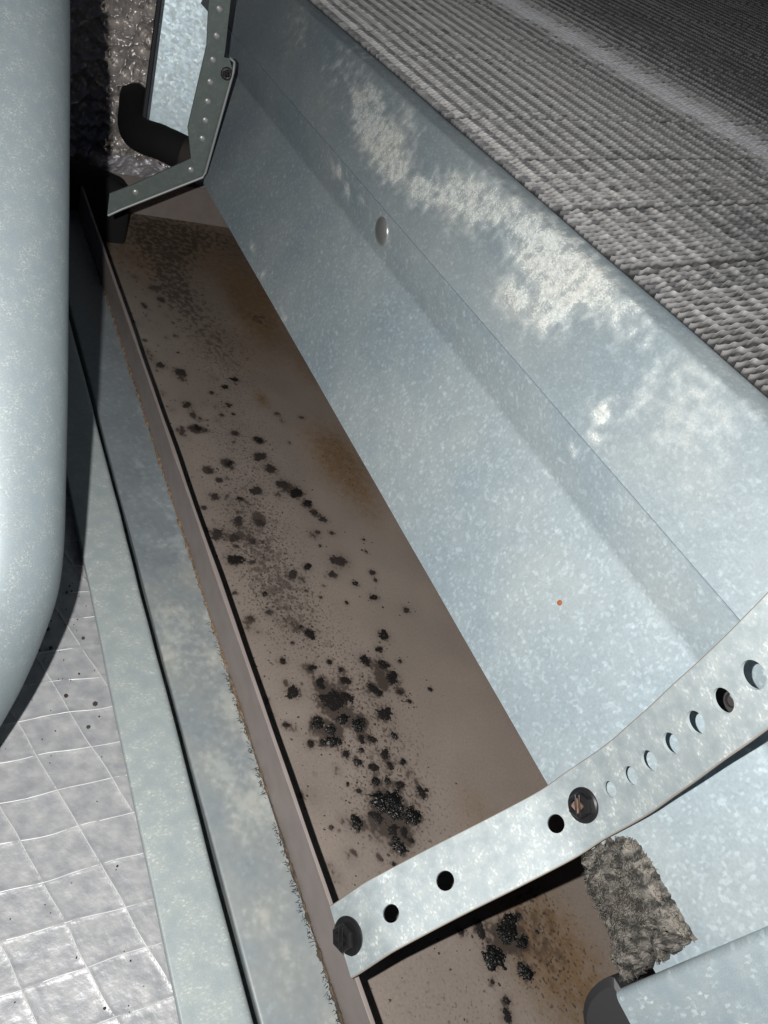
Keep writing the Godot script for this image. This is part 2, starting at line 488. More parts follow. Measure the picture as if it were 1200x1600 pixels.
func pan_maps() -> Array:
	var w := 2048
	var h := 512
	var lo := Vector2(-0.9, 0.15)
	var size := Vector2(1.02, 0.20)
	var halo := []
	for k in range(0, MOULD.size(), 3):
		halo.append_array([MOULD[k + 1], MOULD[k], MOULD[k + 2] * 1.5, MOULD[k + 2] * 1.5, 0.62])
	var more := RandomNumberGenerator.new()
	more.seed = 31
	for k in 150:
		var r := 0.0012 + 0.0045 * pow(more.randf(), 2.0)
		var z := more.randf_range(-0.82, -0.12)
		halo.append_array([z, clampf(0.166 + absf(more.randfn(0.0, 0.042)), 0.16, 0.31), r * 1.4, r, more.randf_range(0.25, 0.6)])
	var hl := soft_spots(halo, lo, size, w, h, 1024, 256)
	var rust := soft_spots([
		-0.452, 0.305, 0.045, 0.022, 1.2, -0.68, 0.30, 0.05, 0.02, 1.0, -0.73, 0.31, 0.06, 0.03, 0.9, -0.537, 0.261, 0.012, 0.006, 0.8,
		-0.054, 0.27, 0.03, 0.022, 0.9, -0.03, 0.28, 0.05, 0.02, 0.6, -0.10, 0.26, 0.02, 0.014, 0.35, -0.135, 0.27, 0.016, 0.012, 0.3, -0.6, 0.33, 0.05, 0.02, 0.5,
		-0.84, 0.27, 0.10, 0.09, 0.75, -0.78, 0.20, 0.06, 0.03, 0.5, -0.62, 0.26, 0.06, 0.05, 0.3, -0.40, 0.31, 0.03, 0.012, 0.4], lo, size, w, h)
	var grime := soft_spots([
		-0.727, 0.222, 0.05, 0.02, 0.9, -0.80, 0.23, 0.06, 0.04, 0.8, -0.68, 0.302, 0.016, 0.012, 0.9, -0.6, 0.24, 0.08, 0.03, 0.35, -0.45, 0.22, 0.09, 0.04, 0.5, -0.36, 0.20, 0.06, 0.03, 0.6,
		-0.30, 0.205, 0.05, 0.03, 0.6, -0.22, 0.23, 0.05, 0.03, 0.6, -0.15, 0.22, 0.04, 0.03, 0.7, -0.06, 0.27, 0.03, 0.02, 0.9, -0.86, 0.26, 0.06, 0.10, 1.0, -0.66, 0.24, 0.09, 0.05, 0.55, -0.02, 0.2, 0.05, 0.04, 0.4], lo, size, w, h)
	var big := field(noise(3, 0.006, 4), w, h)
	var mid := field(noise(4, 0.05, 4), w, h)
	var fine := field(noise(5, 0.22, 3), w, h)
	var speck := field(noise(6, 0.16, 2), w, h)
	var frill := field(noise(7, 0.11, 3), w, h)
	var rgb := PackedByteArray()
	rgb.resize(w * h * 3)
	var rough := PackedByteArray()
	rough.resize(w * h)
	for k in w * h:
		var b := big[k] / 255.0 - 0.5
		var m := mid[k] / 255.0 - 0.5
		var fi := fine[k] / 255.0 - 0.5
		var r := clampf(rust[k] / 255.0 * (1.0 + 1.2 * m), 0.0, 1.0)
		var g := grime[k] / 255.0
		var sp := clampf((speck[k] / 255.0 + 0.16 * g - 0.74) * 9.0, 0.0, 1.0) * clampf(g * 1.6 + r, 0.0, 1.0) * lerpf(0.25, 1.0, smoothstep(-0.72, -0.45, lo.x + size.x * (k % w) / w))
		var fr := frill[k] / 255.0 - 0.5
		var ha := 0.50 * hl[k] / 255.0 + 0.7 * smoothstep(0.25, 0.62, hl[k] / 255.0 * (1.0 + 0.5 * m) + 0.75 * fr + 0.25 * fi - 0.05) * smoothstep(0.03, 0.2, hl[k] / 255.0)
		var soil := smoothstep(0.45, 0.9, g * 0.75 + 0.9 * m + 0.35 * fr) * (0.28 + 0.25 * g)
		var v := 1.0 + 0.10 * b + 0.10 * fi + 0.10 * m * g - 0.10 * g * (0.5 + m)
		var red := 0.580 * v
		var gr := 0.540 * v
		var bl := 0.508 * v
		red = lerpf(red, 0.45 * v, r * 0.55)
		gr = lerpf(gr, 0.345 * v, r * 0.6)
		bl = lerpf(bl, 0.24 * v, r * 0.66)
		var d := maxf(maxf(sp * 0.75, minf(ha, 1.0) * 0.78), soil)
		red = lerpf(red, 0.20, d)
		gr = lerpf(gr, 0.165, d)
		bl = lerpf(bl, 0.145, d)
		rgb[k * 3] = int(clampf(red, 0.0, 1.0) * 255.0)
		rgb[k * 3 + 1] = int(clampf(gr, 0.0, 1.0) * 255.0)
		rgb[k * 3 + 2] = int(clampf(bl, 0.0, 1.0) * 255.0)
		rough[k] = int(clampf(0.34 + 0.3 * d + 0.25 * g + 0.15 * fi, 0.05, 1.0) * 255.0)
	return [picture(w, h, Image.FORMAT_RGB8, rgb), picture(w, h, Image.FORMAT_L8, rough)]


func mould_blob(seed_: int) -> ArrayMesh:
	# a knobbly colony of radius 1, about 0.3 high: a lobed crust under a crowd of small round grains
	var mb := MB.new()
	var no := noise(seed_, 1.2, 2)
	var rng := RandomNumberGenerator.new()
	rng.seed = seed_
	mb.smooth_grid(36, 7, func(u: float, v: float) -> Array:
		var a := u * TAU
		var edge := 0.66 + 0.28 * no.get_noise_2d(cos(a) * 1.3 + 5.0, sin(a) * 1.3)
		var r := edge * (1.0 - v)
		var p := Vector2(cos(a), sin(a)) * r
		var h := 0.16 * (1.0 - pow(1.0 - v, 2.5)) * (1.0 + 0.8 * no.get_noise_2d(p.x * 3.0, p.y * 3.0)) if v > 0.0 else -0.03
		return [Vector3(p.x, h, p.y), Vector2(p.x, p.y)], true)
	for k in 60:
		var a := rng.randf() * TAU
		var reach := 0.66 + 0.28 * no.get_noise_2d(cos(a) * 1.3 + 5.0, sin(a) * 1.3)
		var d := reach * (sqrt(rng.randf()) * 1.15 if k < 46 else rng.randf_range(0.95, 1.25))
		var s := rng.randf_range(0.05, 0.14) * (1.0 if k < 46 else 0.6)
		var hgt := s * rng.randf_range(0.6, 1.3)
		var base := maxf(0.0, 0.13 * (1.0 - d / reach)) - 0.02
		mb.lathe(Vector3(cos(a) * d, base, sin(a) * d), Vector3(rng.randfn(0, 0.2), 1, rng.randfn(0, 0.2)).normalized(),
			PackedVector2Array([Vector2(s, 0), Vector2(s * 0.9, hgt * 0.5), Vector2(s * 0.55, hgt * 0.85), Vector2(0.0001, hgt)]), 7)
	return mb.mesh()


func build_pan() -> void:
	var maps := pan_maps()
	var floor_mat := StandardMaterial3D.new()
	floor_mat.albedo_texture = maps[0]
	floor_mat.roughness_texture = maps[1]
	floor_mat.roughness = 1.0
	floor_mat.uv1_scale = Vector3(1.0 / 1.02 / PAN_K, 1.0 / 0.20 / PAN_K, 1)
	floor_mat.uv1_offset = Vector3(0.9 / 1.02, -0.15 / 0.20, 0)
	floor_mat.metallic_specular = 0.5
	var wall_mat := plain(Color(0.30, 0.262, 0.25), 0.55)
	var wn := NoiseTexture2D.new()
	wn.width = 512
	wn.height = 512
	wn.seamless = true
	wn.noise = noise(41, 0.02, 4)
	var ramp := Gradient.new()
	ramp.set_color(0, Color(0.93, 0.92, 0.91))
	ramp.set_color(1, Color(1.0, 1.0, 1.0))
	wn.color_ramp = ramp
	wall_mat.albedo_texture = wn
	wall_mat.uv1_scale = Vector3(5, 5, 1)

	var pan := thing("drain_pan", "tan painted drain pan spotted with black mould", "drain pan", Vector3(0.26, -0.06, -0.4))
	var fl := MB.new()
	var no := noise(8, 7.0, 2)
	fl.smooth_grid(120, 24, func(u: float, v: float) -> Array:
		var z := lerpf(-0.9865, 0.12, u)
		var x := lerpf(0.1555, 0.375, v)
		var y := PAN_Y + no.get_noise_2d(z, x) * 0.0006
		return [Vector3(x, y, z), Vector2(z, x)], true)
	fl.box(Vector3(0.1555, PAN_Y - 0.004, -0.9865), Vector3(0.375, PAN_Y - 0.002, 0.12))
	var flo := part("pan_floor", fl, floor_mat, pan)
	var side := sheet(PackedVector2Array([Vector2(0.1545, -0.060), Vector2(0.1545, 0.0214), Vector2(0.1571, 0.0214), Vector2(0.1571, -0.043)]), 0.0007, 0.0004, -0.988, 0.12, 160, 0.0006, 5)
	part("side_wall", side, wall_mat, pan)
	var side2 := sheet(PackedVector2Array([Vector2(0.375, -0.043), Vector2(0.375, 0.0214), Vector2(0.3775, 0.0214), Vector2(0.3775, -0.06)]), 0.0007, 0.0004, -0.988, 0.12, 20, 0.0, 6)
	part("side_wall", side2, wall_mat, pan)
	for e in [[-0.9885, -0.986], [0.1195, 0.122]]:
		var ew := MB.new()
		ew.box(Vector3(0.1572, PAN_Y - 0.004, e[0]), Vector3(0.3749, 0.006, e[1]), 0.0008)
		part("end_wall", ew, wall_mat, pan)

	# mould: each colony a lump of its own, stuck to the floor of the pan
	var rng := RandomNumberGenerator.new()
	rng.seed = 77
	var blobs := []
	for k in 12:
		blobs.append(mould_blob(300 + k))
	var moulds := [plain(Color(0.006, 0.006, 0.006), 0.42), plain(Color(0.014, 0.012, 0.011), 0.5), plain(Color(0.036, 0.029, 0.025), 0.6), plain(Color(0.085, 0.068, 0.058), 0.7)]
	for k in range(0, MOULD.size(), 3):
		var r: float = MOULD[k + 2] * 1.2
		var z: float = MOULD[k + 1]
		var dark := 3 if z < -0.62 else 2 if z < -0.28 else 1
		if z > -0.22 and (r > 0.0042 or rng.randf() < 0.6):
			dark = 0 if rng.randf() < 0.7 else 1
		elif rng.randf() < 0.3:
			dark = maxi(1, dark - 1)
		for again in (2 if r > 0.0034 else 1):
			var o := MeshInstance3D.new()
			o.name = "mould_spot"
			o.mesh = blobs[rng.randi() % blobs.size()]
			o.material_override = moulds[dark]
			pan.add_child(o, true)
			o.rotation.y = rng.randf() * TAU
			var rr := r * PAN_K * (1.15 if dark == 0 else 1.0) * (1.0 if again == 0 else rng.randf_range(0.45, 0.75))
			var hgt := clampf(rr * 1.0, 0.001, 0.0065) if dark == 0 else rr * 0.3
			o.scale = Vector3(rr * rng.randf_range(0.85, 1.15), hgt, rr * rng.randf_range(0.65, 1.0))
			var away := Vector2.from_angle(rng.randf() * TAU) * (r * 0.75 if again else 0.0)
			o.position = Vector3(MOULD[k] * PAN_K + away.x, PAN_Y + 0.0002, z * PAN_K + away.y) - pan.position
	# crumbs of mould and dirt too small to count
	var crumbs := MB.new()
	for k in 3300:
		var p: Vector2
		var sz := 0.00022 + 0.0011 * pow(rng.randf(), 4.0)
		if k < 1500:
			var j := (rng.randi() % (MOULD.size() / 3)) * 3
			var d: float = absf(rng.randfn(0.0, 1.0)) * (MOULD[j + 2] * 0.8 + 0.0035)
			p = Vector2(MOULD[j], MOULD[j + 1]) + Vector2.from_angle(rng.randf() * TAU) * d
		else:
			p = Vector2(clampf(0.158 + absf(rng.randfn(0.0, 0.05)), 0.153, 0.33), rng.randf_range(-0.88, 0.02))
			sz *= 0.75
		if p.x < 0.1535 or p.x > 0.34 or p.y > 0.1 or p.y < -0.88:
			continue
		var q := Vector3(p.x * PAN_K, PAN_Y + 0.0003, p.y * PAN_K)
		var rot := rng.randf() * TAU
		var top := crumbs.vert(q + Vector3(0, sz * 0.6, 0), Vector3.UP)
		var ring := []
		for a in 5:
			var dd := Vector3(cos(rot + a * TAU / 5), 0, sin(rot + a * TAU / 5)) * sz * rng.randf_range(0.5, 1.2)
			ring.append(crumbs.vert(q + dd, (dd.normalized() + Vector3.UP * 0.7).normalized()))
		for a in 5:
			crumbs.tri(top, ring[a], ring[(a + 1) % 5])
	var cr := part("dirt_crumbs", crumbs, plain(Color(0.045, 0.034, 0.027), 0.6), pan)
	cr.set_meta("kind", "stuff")
	# beads of water that catch the flash
	var beads := MB.new()
	for k in 90:
		var j := (rng.randi() % (MOULD.size() / 3)) * 3
		if MOULD[j + 1] < -0.36:
			continue
		var p := Vector3(MOULD[j] * PAN_K + rng.randfn(0.0, 0.005), PAN_Y + 0.0003, MOULD[j + 1] * PAN_K + rng.randfn(0.0, 0.006))
		var s := rng.randf_range(0.0003, 0.0009)
		beads.lathe(p, Vector3.UP, PackedVector2Array([Vector2(s, 0), Vector2(s * 0.94, s * 0.35), Vector2(s * 0.7, s * 0.65), Vector2(s * 0.35, s * 0.85), Vector2(0.00001, s * 0.9)]), 10)
	var bd := part("water_beads", beads, plain(Color(0.16, 0.13, 0.11), 0.08), pan)
	bd.set_meta("kind", "stuff")


# ---------------------------------------------------------------- the two galvanised ledges left of the pan, and the insulation edge
func ledge_maps() -> Array:
	var w := 2048
	var h := 160
	var lo := Vector2(-0.9, 0.0)
	var size := Vector2(1.0, 0.07)
	var pale := soft_spots([-0.452, 0.047, 0.018, 0.006, 0.8, -0.37, 0.058, 0.016, 0.007, 0.8, -0.528, 0.061, 0.01, 0.005, 0.6, -0.40, 0.060, 0.012, 0.005, 0.6, -0.25, 0.055, 0.07, 0.02, 0.35, -0.3, 0.04, 0.03, 0.02, 0.5,
		-0.18, 0.05, 0.05, 0.02, 0.4, -0.08, 0.045, 0.05, 0.02, 0.3, -0.24, 0.06, 0.01, 0.004, 0.6, -0.2, 0.045, 0.008, 0.004, 0.5], lo, size, w, h)
	var a := field(noise(61, 0.012, 5), w, h)
	var b := field(noise(62, 0.07, 3), w, h)
	var c := field(cells(63, 0.22), w, h)
	var rgb := PackedByteArray()
	rgb.resize(w * h * 3)
	var rough := PackedByteArray()
	rough.resize(w * h)
	for y in h:
		for x in w:
			var k := y * w + x
			var z := lo.x + size.x * x / w
			var m := a[k] / 255.0 - 0.5
			var fi := b[k] / 255.0 - 0.5
			var p := smoothstep(0.25, 0.8, pale[k] / 255.0 + 0.9 * m + 0.7 * fi) * 0.4
			var old := smoothstep(-0.375, -0.345, z + m * 0.03)
			var v := 0.605 + 0.045 * old + 0.05 * m + 0.05 * fi + maxf(0.0, c[k] / 255.0 - 0.85) * 0.3 + p * 0.11
			var warm := 0.03 * old + 0.06 * m * old
			rgb[k * 3] = int(clampf(v * (0.905 + warm * 0.7 + p * 0.035), 0.0, 1.0) * 255.0)
			rgb[k * 3 + 1] = int(clampf(v * (0.968 + p * 0.02), 0.0, 1.0) * 255.0)
			rgb[k * 3 + 2] = int(clampf(v * (1.0 - warm), 0.0, 1.0) * 255.0)
			rough[k] = int(clampf(0.55 + 0.2 * p + 0.2 * m, 0.1, 1.0) * 255.0)
	return [picture(w, h, Image.FORMAT_RGB8, rgb), picture(w, h, Image.FORMAT_L8, rough)]


func build_ledges() -> void:
	var inner := thing("galvanized_ledge", "flat stained galvanised ledge between the dark slot and the tan pan", "ledge", Vector3(0.133, -0.05, -0.4))
	var m := metal(ledge_maps(), Vector2(1.0, 1.0 / 0.07), 0.3)
	m.uv1_offset = Vector3(0.9, 0, 0)
	part("ledge_sheet", sheet(PackedVector2Array([Vector2(0.1175, -0.036), Vector2(0.1175, -0.008), Vector2(0.1535, -0.008)]), 0.0016, 0.001, -0.9, 0.1, 160, 0.0005, 14), m, inner)
	var outer := thing("hemmed_flange", "raised galvanised flange with rounded edge beside the foil insulation", "flange", Vector3(0.092, -0.05, -0.4))
	part("flange_sheet", sheet(PackedVector2Array([Vector2(0.0774, 0.0195), Vector2(0.0776, 0.0222), Vector2(0.1062, 0.0222), Vector2(0.1085, -0.045)]), 0.0042, 0.001, -0.9, 0.1, 160, 0.0006, 15), galv_dull, outer)

	# fibreglass edge squeezed between ledge and pan
	var ins := thing("insulation_strip", "thin tan fibreglass edge with dark bristly fringe along the pan", "insulation", Vector3(0.148, -0.008, -0.4))
	var mb := MB.new()
	var no := noise(71, 90.0, 3)
	var no2 := noise(72, 500.0, 2)
	mb.smooth_grid(1400, 8, func(u: float, v: float) -> Array:
		var z := lerpf(-0.85, 0.08, u)
		var a := lerpf(0.0, PI, v)
		var r := 0.0010 + 0.0014 * no.get_noise_1d(z) + 0.0009 * no2.get_noise_2d(z, v * 0.02)
		var t := clampf(0.5 + 0.9 * no.get_noise_2d(z * 1.5, v * 0.05), 0.0, 1.0)
		var dark := smoothstep(-0.30, -0.15, z + 0.05 * no.get_noise_1d(z + 4.0)) * 0.9
		var col := Color(0.27, 0.19, 0.12).lerp(Color(0.11, 0.08, 0.055), t).lerp(Color(0.045, 0.040, 0.032), dark * clampf(t + 0.45, 0.0, 1.0))
		return [Vector3(0.1540 - cos(a) * r, -0.0084 + sin(a) * r * 1.1, z), Vector2(z, v), col], true)
	var im := plain(Color.WHITE, 0.95)
	im.vertex_color_use_as_albedo = true
	part("fibre_edge", mb, im, ins)
	var hairs := MB.new()
	var rng := RandomNumberGenerator.new()
	rng.seed = 5
	for k in 520:
		var z := rng.randf_range(-0.30, 0.02)
		if no.get_noise_1d(z * 0.6) < -0.12 and rng.randf() < 0.8:
			continue
		var p := Vector3(rng.randf_range(0.1515, 0.1532), -0.0072, z)
		var l := rng.randf_range(0.0008, 0.0034)
		var d := Vector3(-rng.randf_range(0.3, 1.0), rng.randf_range(0.0, 0.5), rng.randfn(0.0, 0.5)).normalized() * l
		hairs.tube(PackedVector3Array([p, p + d * 0.5 + Vector3(0, 0.0003, 0), p + d + Vector3(0, rng.randf_range(-0.0003, 0.0005), 0)]), 0.00016, 4, 0.4)
	var hb := part("bristles", hairs, plain(Color(0.028, 0.027, 0.022), 0.8), ins)
	hb.set_meta("kind", "stuff")


# ---------------------------------------------------------------- the sloping drip shield and the sheet under the coil
func shield_maps(seed_: int, w: int, h: int, lo: Vector2, size: Vector2, stains: Array, speckle: float, base: float) -> Array:
	var ox := soft_spots(stains, lo, size, w, h, 512, 64)
	var cell := field(cells(seed_, 0.38), w, h, false, Vector2(1.0, 1.5))
	var cell2 := field(cells(seed_ + 3, 0.22), w, h, false, Vector2(1.3, 1.0))
	var big := field(noise(seed_ + 1, 0.005, 4), w, h)
	var mid := field(noise(seed_ + 2, 0.035, 4), w, h)
	var fine := field(noise(seed_ + 4, 0.3, 2), w, h)
	var drip := field(noise(seed_ + 9, 0.06, 3), w, h, false, Vector2(1.0, 4.0))
	var gr := noise(seed_ + 5, 0.13, 2, FastNoiseLite.TYPE_CELLULAR)
	gr.cellular_return_type = FastNoiseLite.RETURN_DISTANCE
	var grain := field(gr, w, h, false, Vector2(1.0, 1.3))
	var rgb := PackedByteArray()
	rgb.resize(w * h * 3)
	var rough := PackedByteArray()
	rough.resize(w * h)
	var bump := PackedByteArray()
	bump.resize(w * h)
	for k in w * h:
		var b := big[k] / 255.0 - 0.5
		var m := mid[k] / 255.0 - 0.5
		var fi := fine[k] / 255.0 - 0.5
		var c := cell[k] / 255.0
		var c2 := cell2[k] / 255.0
		var g := 1.0 - grain[k] / 255.0
		var o := ox[k] / 255.0
		var white := smoothstep(0.20, 0.85, o + 0.65 * m + 0.3 * b + 0.6 * (drip[k] / 255.0 - 0.5) * minf(1.0, o * 2.0))
		var crust := smoothstep(0.66, 1.08, o + 0.7 * m + 0.22 * (g - 0.5) + 0.5 * fi + 0.5 * (drip[k] / 255.0 - 0.5))
		var v := base + 0.05 * b + 0.02 * m + 0.06 * fi + (maxf(0.0, c - 0.80) * 0.30 + maxf(0.0, c2 - 0.90) * 0.8 + (c - 0.5) * 0.03) * speckle * (1.0 - 0.8 * white)
		v = lerpf(v, 0.76 + 0.16 * fi + 0.18 * m, white * 0.62)
		v = lerpf(v, 0.84 + 0.20 * (g - 0.5) + 0.16 * fi, crust * 0.85)
		var warm := white * 0.022 + crust * 0.016 + 0.03 * b
		rgb[k * 3] = int(clampf(v * (0.890 + warm * 1.7), 0.0, 1.0) * 255.0)
		rgb[k * 3 + 1] = int(clampf(v * (0.966 + 0.5 * warm), 0.0, 1.0) * 255.0)
		rgb[k * 3 + 2] = int(clampf(v * (0.998 - warm * 0.6), 0.0, 1.0) * 255.0)
		rough[k] = int(clampf(0.52 + (0.5 - c2) * 0.08 + 0.1 * m + 0.35 * white, 0.05, 1.0) * 255.0)
		bump[k] = int(clampf(0.3 + 0.05 * fi + crust * (0.15 + 0.5 * g) + white * 0.05, 0.0, 1.0) * 255.0)
	return [picture(w, h, Image.FORMAT_RGB8, rgb), picture(w, h, Image.FORMAT_L8, rough), picture(w, h, Image.FORMAT_L8, bump)]


func build_shield() -> void:
	var lower := thing("drip_shield", "long sloping galvanised drip shield with a creased upper edge above the pan", "metal shield", Vector3(0.24, 0.1057, -0.45))
	var lm := shield_maps(101, 2048, 320, Vector2(-0.905, 0.0), Vector2(1.02, 0.14),
		[-0.593, 0.010, 0.014, 0.004, 0.9, -0.558, 0.006, 0.006, 0.004, 1.0, -0.499, 0.003, 0.008, 0.003, 0.8, -0.66, 0.004, 0.01, 0.003, 0.7, -0.53, 0.112, 0.012, 0.007, 0.9, -0.51, 0.108, 0.01, 0.007, 0.8, -0.48, 0.113, 0.012, 0.004, 0.7, -0.21, 0.113, 0.008, 0.004, 0.8, -0.45, 0.04, 0.09, 0.03, 0.12], 1.0, 0.70)
	var m := metal(lm, Vector2(1.0 / 1.02, 1.0 / 0.14), 0.22, lm[2], 0.02)
	m.uv1_offset = Vector3(0.905 / 1.02, 0, 0)
	part("shield_sheet", sheet(PackedVector2Array([Vector2(0.2385, 0.1057), Vector2(0.2698, 0.1917), Vector2(0.2645, 0.2215)]), 0.007, 0.001, -0.742, 0.10, 220, 0.00018, 23, 0.004, -1.35), m, lower)
	var cap := MB.new()
	var nrm := Vector3(-0.985, -0.174, 0)
	var cc := Vector3(0.2669, 0.2084, -0.4441)
	var prof := PackedVector2Array()
	for k in 12:
		var a := PI / 2.0 * k / 11.0
		prof.append(Vector2(0.0098 * cos(a) + 0.00001, -0.0002 + 0.0034 * sin(a)))
	cap.lathe(cc, nrm, prof, 40)
	part("snap_plug", cap, plain(Color(0.50, 0.52, 0.51), 0.28, 0.75), lower)
	var spot := MB.new()
	spot.lathe(on_shield(-0.1617, 0.0559, 0.0002), Vector3(-sin(A70), cos(A70), 0), PackedVector2Array([Vector2(0.0014, 0), Vector2(0.0012, 0.0005), Vector2(0.0001, 0.0008)]), 9)
	part("rust_fleck", spot, plain(Color(0.30, 0.09, 0.03), 0.8), lower)

	var upper := thing("coil_apron", "upper galvanised sheet crusted with white corrosion along the coil edge", "metal sheet", Vector3(0.276, 0.2215, -0.45))
	var um := shield_maps(131, 2048, 256, Vector2(-0.955, -0.005), Vector2(0.98, 0.086),
		[-0.553, 0.0429, 0.024, 0.0132, 0.70, -0.524, 0.0291, 0.033, 0.0177, 0.70, -0.490, 0.0264, 0.033, 0.0166, 0.80, -0.434, 0.0242, 0.017, 0.0101, 1.00, -0.487, 0.0509, 0.032, 0.0156, 0.40, -0.406, 0.0364, 0.029, 0.0163, 0.80, -0.371, 0.0462, 0.032, 0.0180, 0.85, -0.328, 0.0524, 0.024, 0.0146, 0.90, -0.298, 0.0538, 0.023, 0.0151, 1.00, -0.270, 0.0551, 0.017, 0.0115, 0.80, -0.310, 0.0199, 0.014, 0.0092, 1.10, -0.281, 0.0284, 0.018, 0.0127, 1.10, -0.285, 0.0448, 0.017, 0.0114, 1.00, -0.317, 0.0396, 0.015, 0.0095, 0.60, -0.247, 0.0503, 0.018, 0.0129, 0.55, -0.215, 0.0457, 0.020, 0.0151, 0.30, -0.189, 0.0507, 0.018, 0.0142, 0.30, -0.163, 0.0429, 0.019, 0.0163, 0.24, -0.182, 0.0340, 0.018, 0.0147, 0.22, -0.213, 0.0129, 0.010, 0.0078, 1.00, -0.205, 0.0029, 0.006, 0.0047, 0.80, -0.205, 0.0301, 0.014, 0.0109, 0.30, -0.547, 0.0321, 0.028, 0.0130, 0.40, -0.706, 0.0479, 0.044, 0.0195, 0.42, -0.611, 0.0418, 0.041, 0.0205, 0.48, -0.611, 0.0693, 0.037, 0.0184, 0.35, -0.468, 0.0194, 0.019, 0.0101, 0.60, -0.233, 0.0559, 0.016, 0.0114, 0.40, -0.164, 0.0568, 0.013, 0.0109, 0.30], 0.7, 0.655)
	var m2 := metal(um, Vector2(1.0 / 0.98, 1.0 / 0.086), 0.22, um[2], 0.03)
	m2.uv1_offset = Vector3(0.955 / 0.98, 0, 0)
	part("apron_sheet", sheet(PackedVector2Array([Vector2(0.2676, 0.2155), Vector2(0.2885, 0.2754), Vector2(0.3017, 0.2815), Vector2(0.3024, 0.266)]), 0.0045, 0.001, -0.95, 0.02, 240, 0.0004, 24, 0.0025), m2, upper)


# ---------------------------------------------------------------- the finned coil
func build_coil() -> void:
	var q := Vector3(cos(deg_to_rad(11.0)), sin(deg_to_rad(11.0)), 0)
	var up := Vector3(-q.y, q.x, 0)
	var o := Vector3(0.3042, 0.2807, 0)
	var coil := thing("evaporator_coil", "broad grey evaporator coil of close rippled aluminium fins", "coil", o + Vector3(0, -0.06, -0.5))
	var fin_mat := plain(Color.WHITE, 0.5, 0.15)
	fin_mat.vertex_color_use_as_albedo = true
	var width := 1.15
	var meshes := []
	for variant in 8:
		# the first four stand nearest, the others further back along the coil
		var close := variant < 4
		var no := noise(500, 14.0, 2)
		var bent := noise(520 + variant, 60.0, 2)
		var dust := noise(540, 6.0, 3)
		var mb := MB.new()
		var n := 1150
		var tops := []
		for k in n + 1:
			var x := width * k / n
			var ph := TAU * x / 0.0135 + 0.7 * no.get_noise_1d(x * 0.5 + 3.0)
			var streak := exp(-pow((x - 0.235 - 0.004 * (variant % 4)) / 0.019, 2.0))
			var amp := (0.0007 if close else 0.0006) * (1.0 + 0.6 * no.get_noise_1d(x)) * (1.0 - 0.5 * streak)
			var z := amp * sin(ph) + (0.0006 if close else 0.0008) * bent.get_noise_1d(x)
			var y := 0.0008 * bent.get_noise_1d(x + 7.0) - 0.0004 * cos(2.0 * ph) - 0.002 * streak
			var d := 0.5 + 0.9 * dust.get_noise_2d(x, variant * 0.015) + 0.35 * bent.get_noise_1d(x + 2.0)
			var shade_band := smoothstep(0.25, 0.75, 0.5 + 0.5 * sin(ph + 0.9))  # shaded flanks of the ripples, put into the colour as stripes
			d = clampf(d * (0.55 if close else 0.40) + (0.44 if close else 0.62) * shade_band + 0.22 * smoothstep(0.25, 0.34, x), 0.0, 1.0)  # dust, stripes, and light fall-off past the streak painted as darker colour
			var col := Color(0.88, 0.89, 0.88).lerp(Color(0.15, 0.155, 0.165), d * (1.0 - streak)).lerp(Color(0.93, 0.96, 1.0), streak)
			tops.append([x, y, z, col, streak])
		for k in n:
			var zl: float = tops[maxi(k - 1, 0)][2]
			var zr: float = tops[mini(k + 2, n)][2]
			var dx := width / n
			for f in 2:
				var th := 0.00022 * (1.0 if f else -1.0)
				var a: Array = tops[k]
				var b: Array = tops[k + 1]
				var nn := Vector3(-(b[2] - a[2]), 0, b[0] - a[0]).normalized() * (1.0 if f else -1.0)
				var n0 := Vector3(-(b[2] - zl) / 2.0, 0, dx).normalized() * (1.0 if f else -1.0)
				var n1 := Vector3(-(zr - a[2]) / 2.0, 0, dx).normalized() * (1.0 if f else -1.0)
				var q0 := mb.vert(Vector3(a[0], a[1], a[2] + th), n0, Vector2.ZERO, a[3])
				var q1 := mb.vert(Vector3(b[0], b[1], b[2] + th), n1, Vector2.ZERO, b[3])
				var c0: Color = a[3] * lerpf(0.22, 0.95, a[4])  # shade in the gaps between fins, put into the lower vertex colours
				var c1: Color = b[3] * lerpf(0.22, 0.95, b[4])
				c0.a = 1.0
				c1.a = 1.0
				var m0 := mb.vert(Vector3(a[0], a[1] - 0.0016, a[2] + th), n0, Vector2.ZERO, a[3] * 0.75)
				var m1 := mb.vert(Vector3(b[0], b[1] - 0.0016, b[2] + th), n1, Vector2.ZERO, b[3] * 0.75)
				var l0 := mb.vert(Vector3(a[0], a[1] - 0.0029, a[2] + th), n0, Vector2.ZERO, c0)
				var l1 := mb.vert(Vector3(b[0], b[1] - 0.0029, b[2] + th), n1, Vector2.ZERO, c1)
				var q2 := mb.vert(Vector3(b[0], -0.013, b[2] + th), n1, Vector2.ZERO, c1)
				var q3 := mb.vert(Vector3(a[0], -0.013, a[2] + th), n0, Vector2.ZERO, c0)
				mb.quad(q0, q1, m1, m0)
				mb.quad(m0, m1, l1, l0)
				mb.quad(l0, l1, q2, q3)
				if f:
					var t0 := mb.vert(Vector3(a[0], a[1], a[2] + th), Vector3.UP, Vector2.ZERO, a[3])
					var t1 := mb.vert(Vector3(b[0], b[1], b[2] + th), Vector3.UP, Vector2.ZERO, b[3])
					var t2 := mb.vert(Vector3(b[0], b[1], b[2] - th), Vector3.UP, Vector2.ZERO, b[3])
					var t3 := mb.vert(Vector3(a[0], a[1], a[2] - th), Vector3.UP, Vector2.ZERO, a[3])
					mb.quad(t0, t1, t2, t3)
		meshes.append(mb.mesh())
	var rng := RandomNumberGenerator.new()
	rng.seed = 19
	var z := 0.03
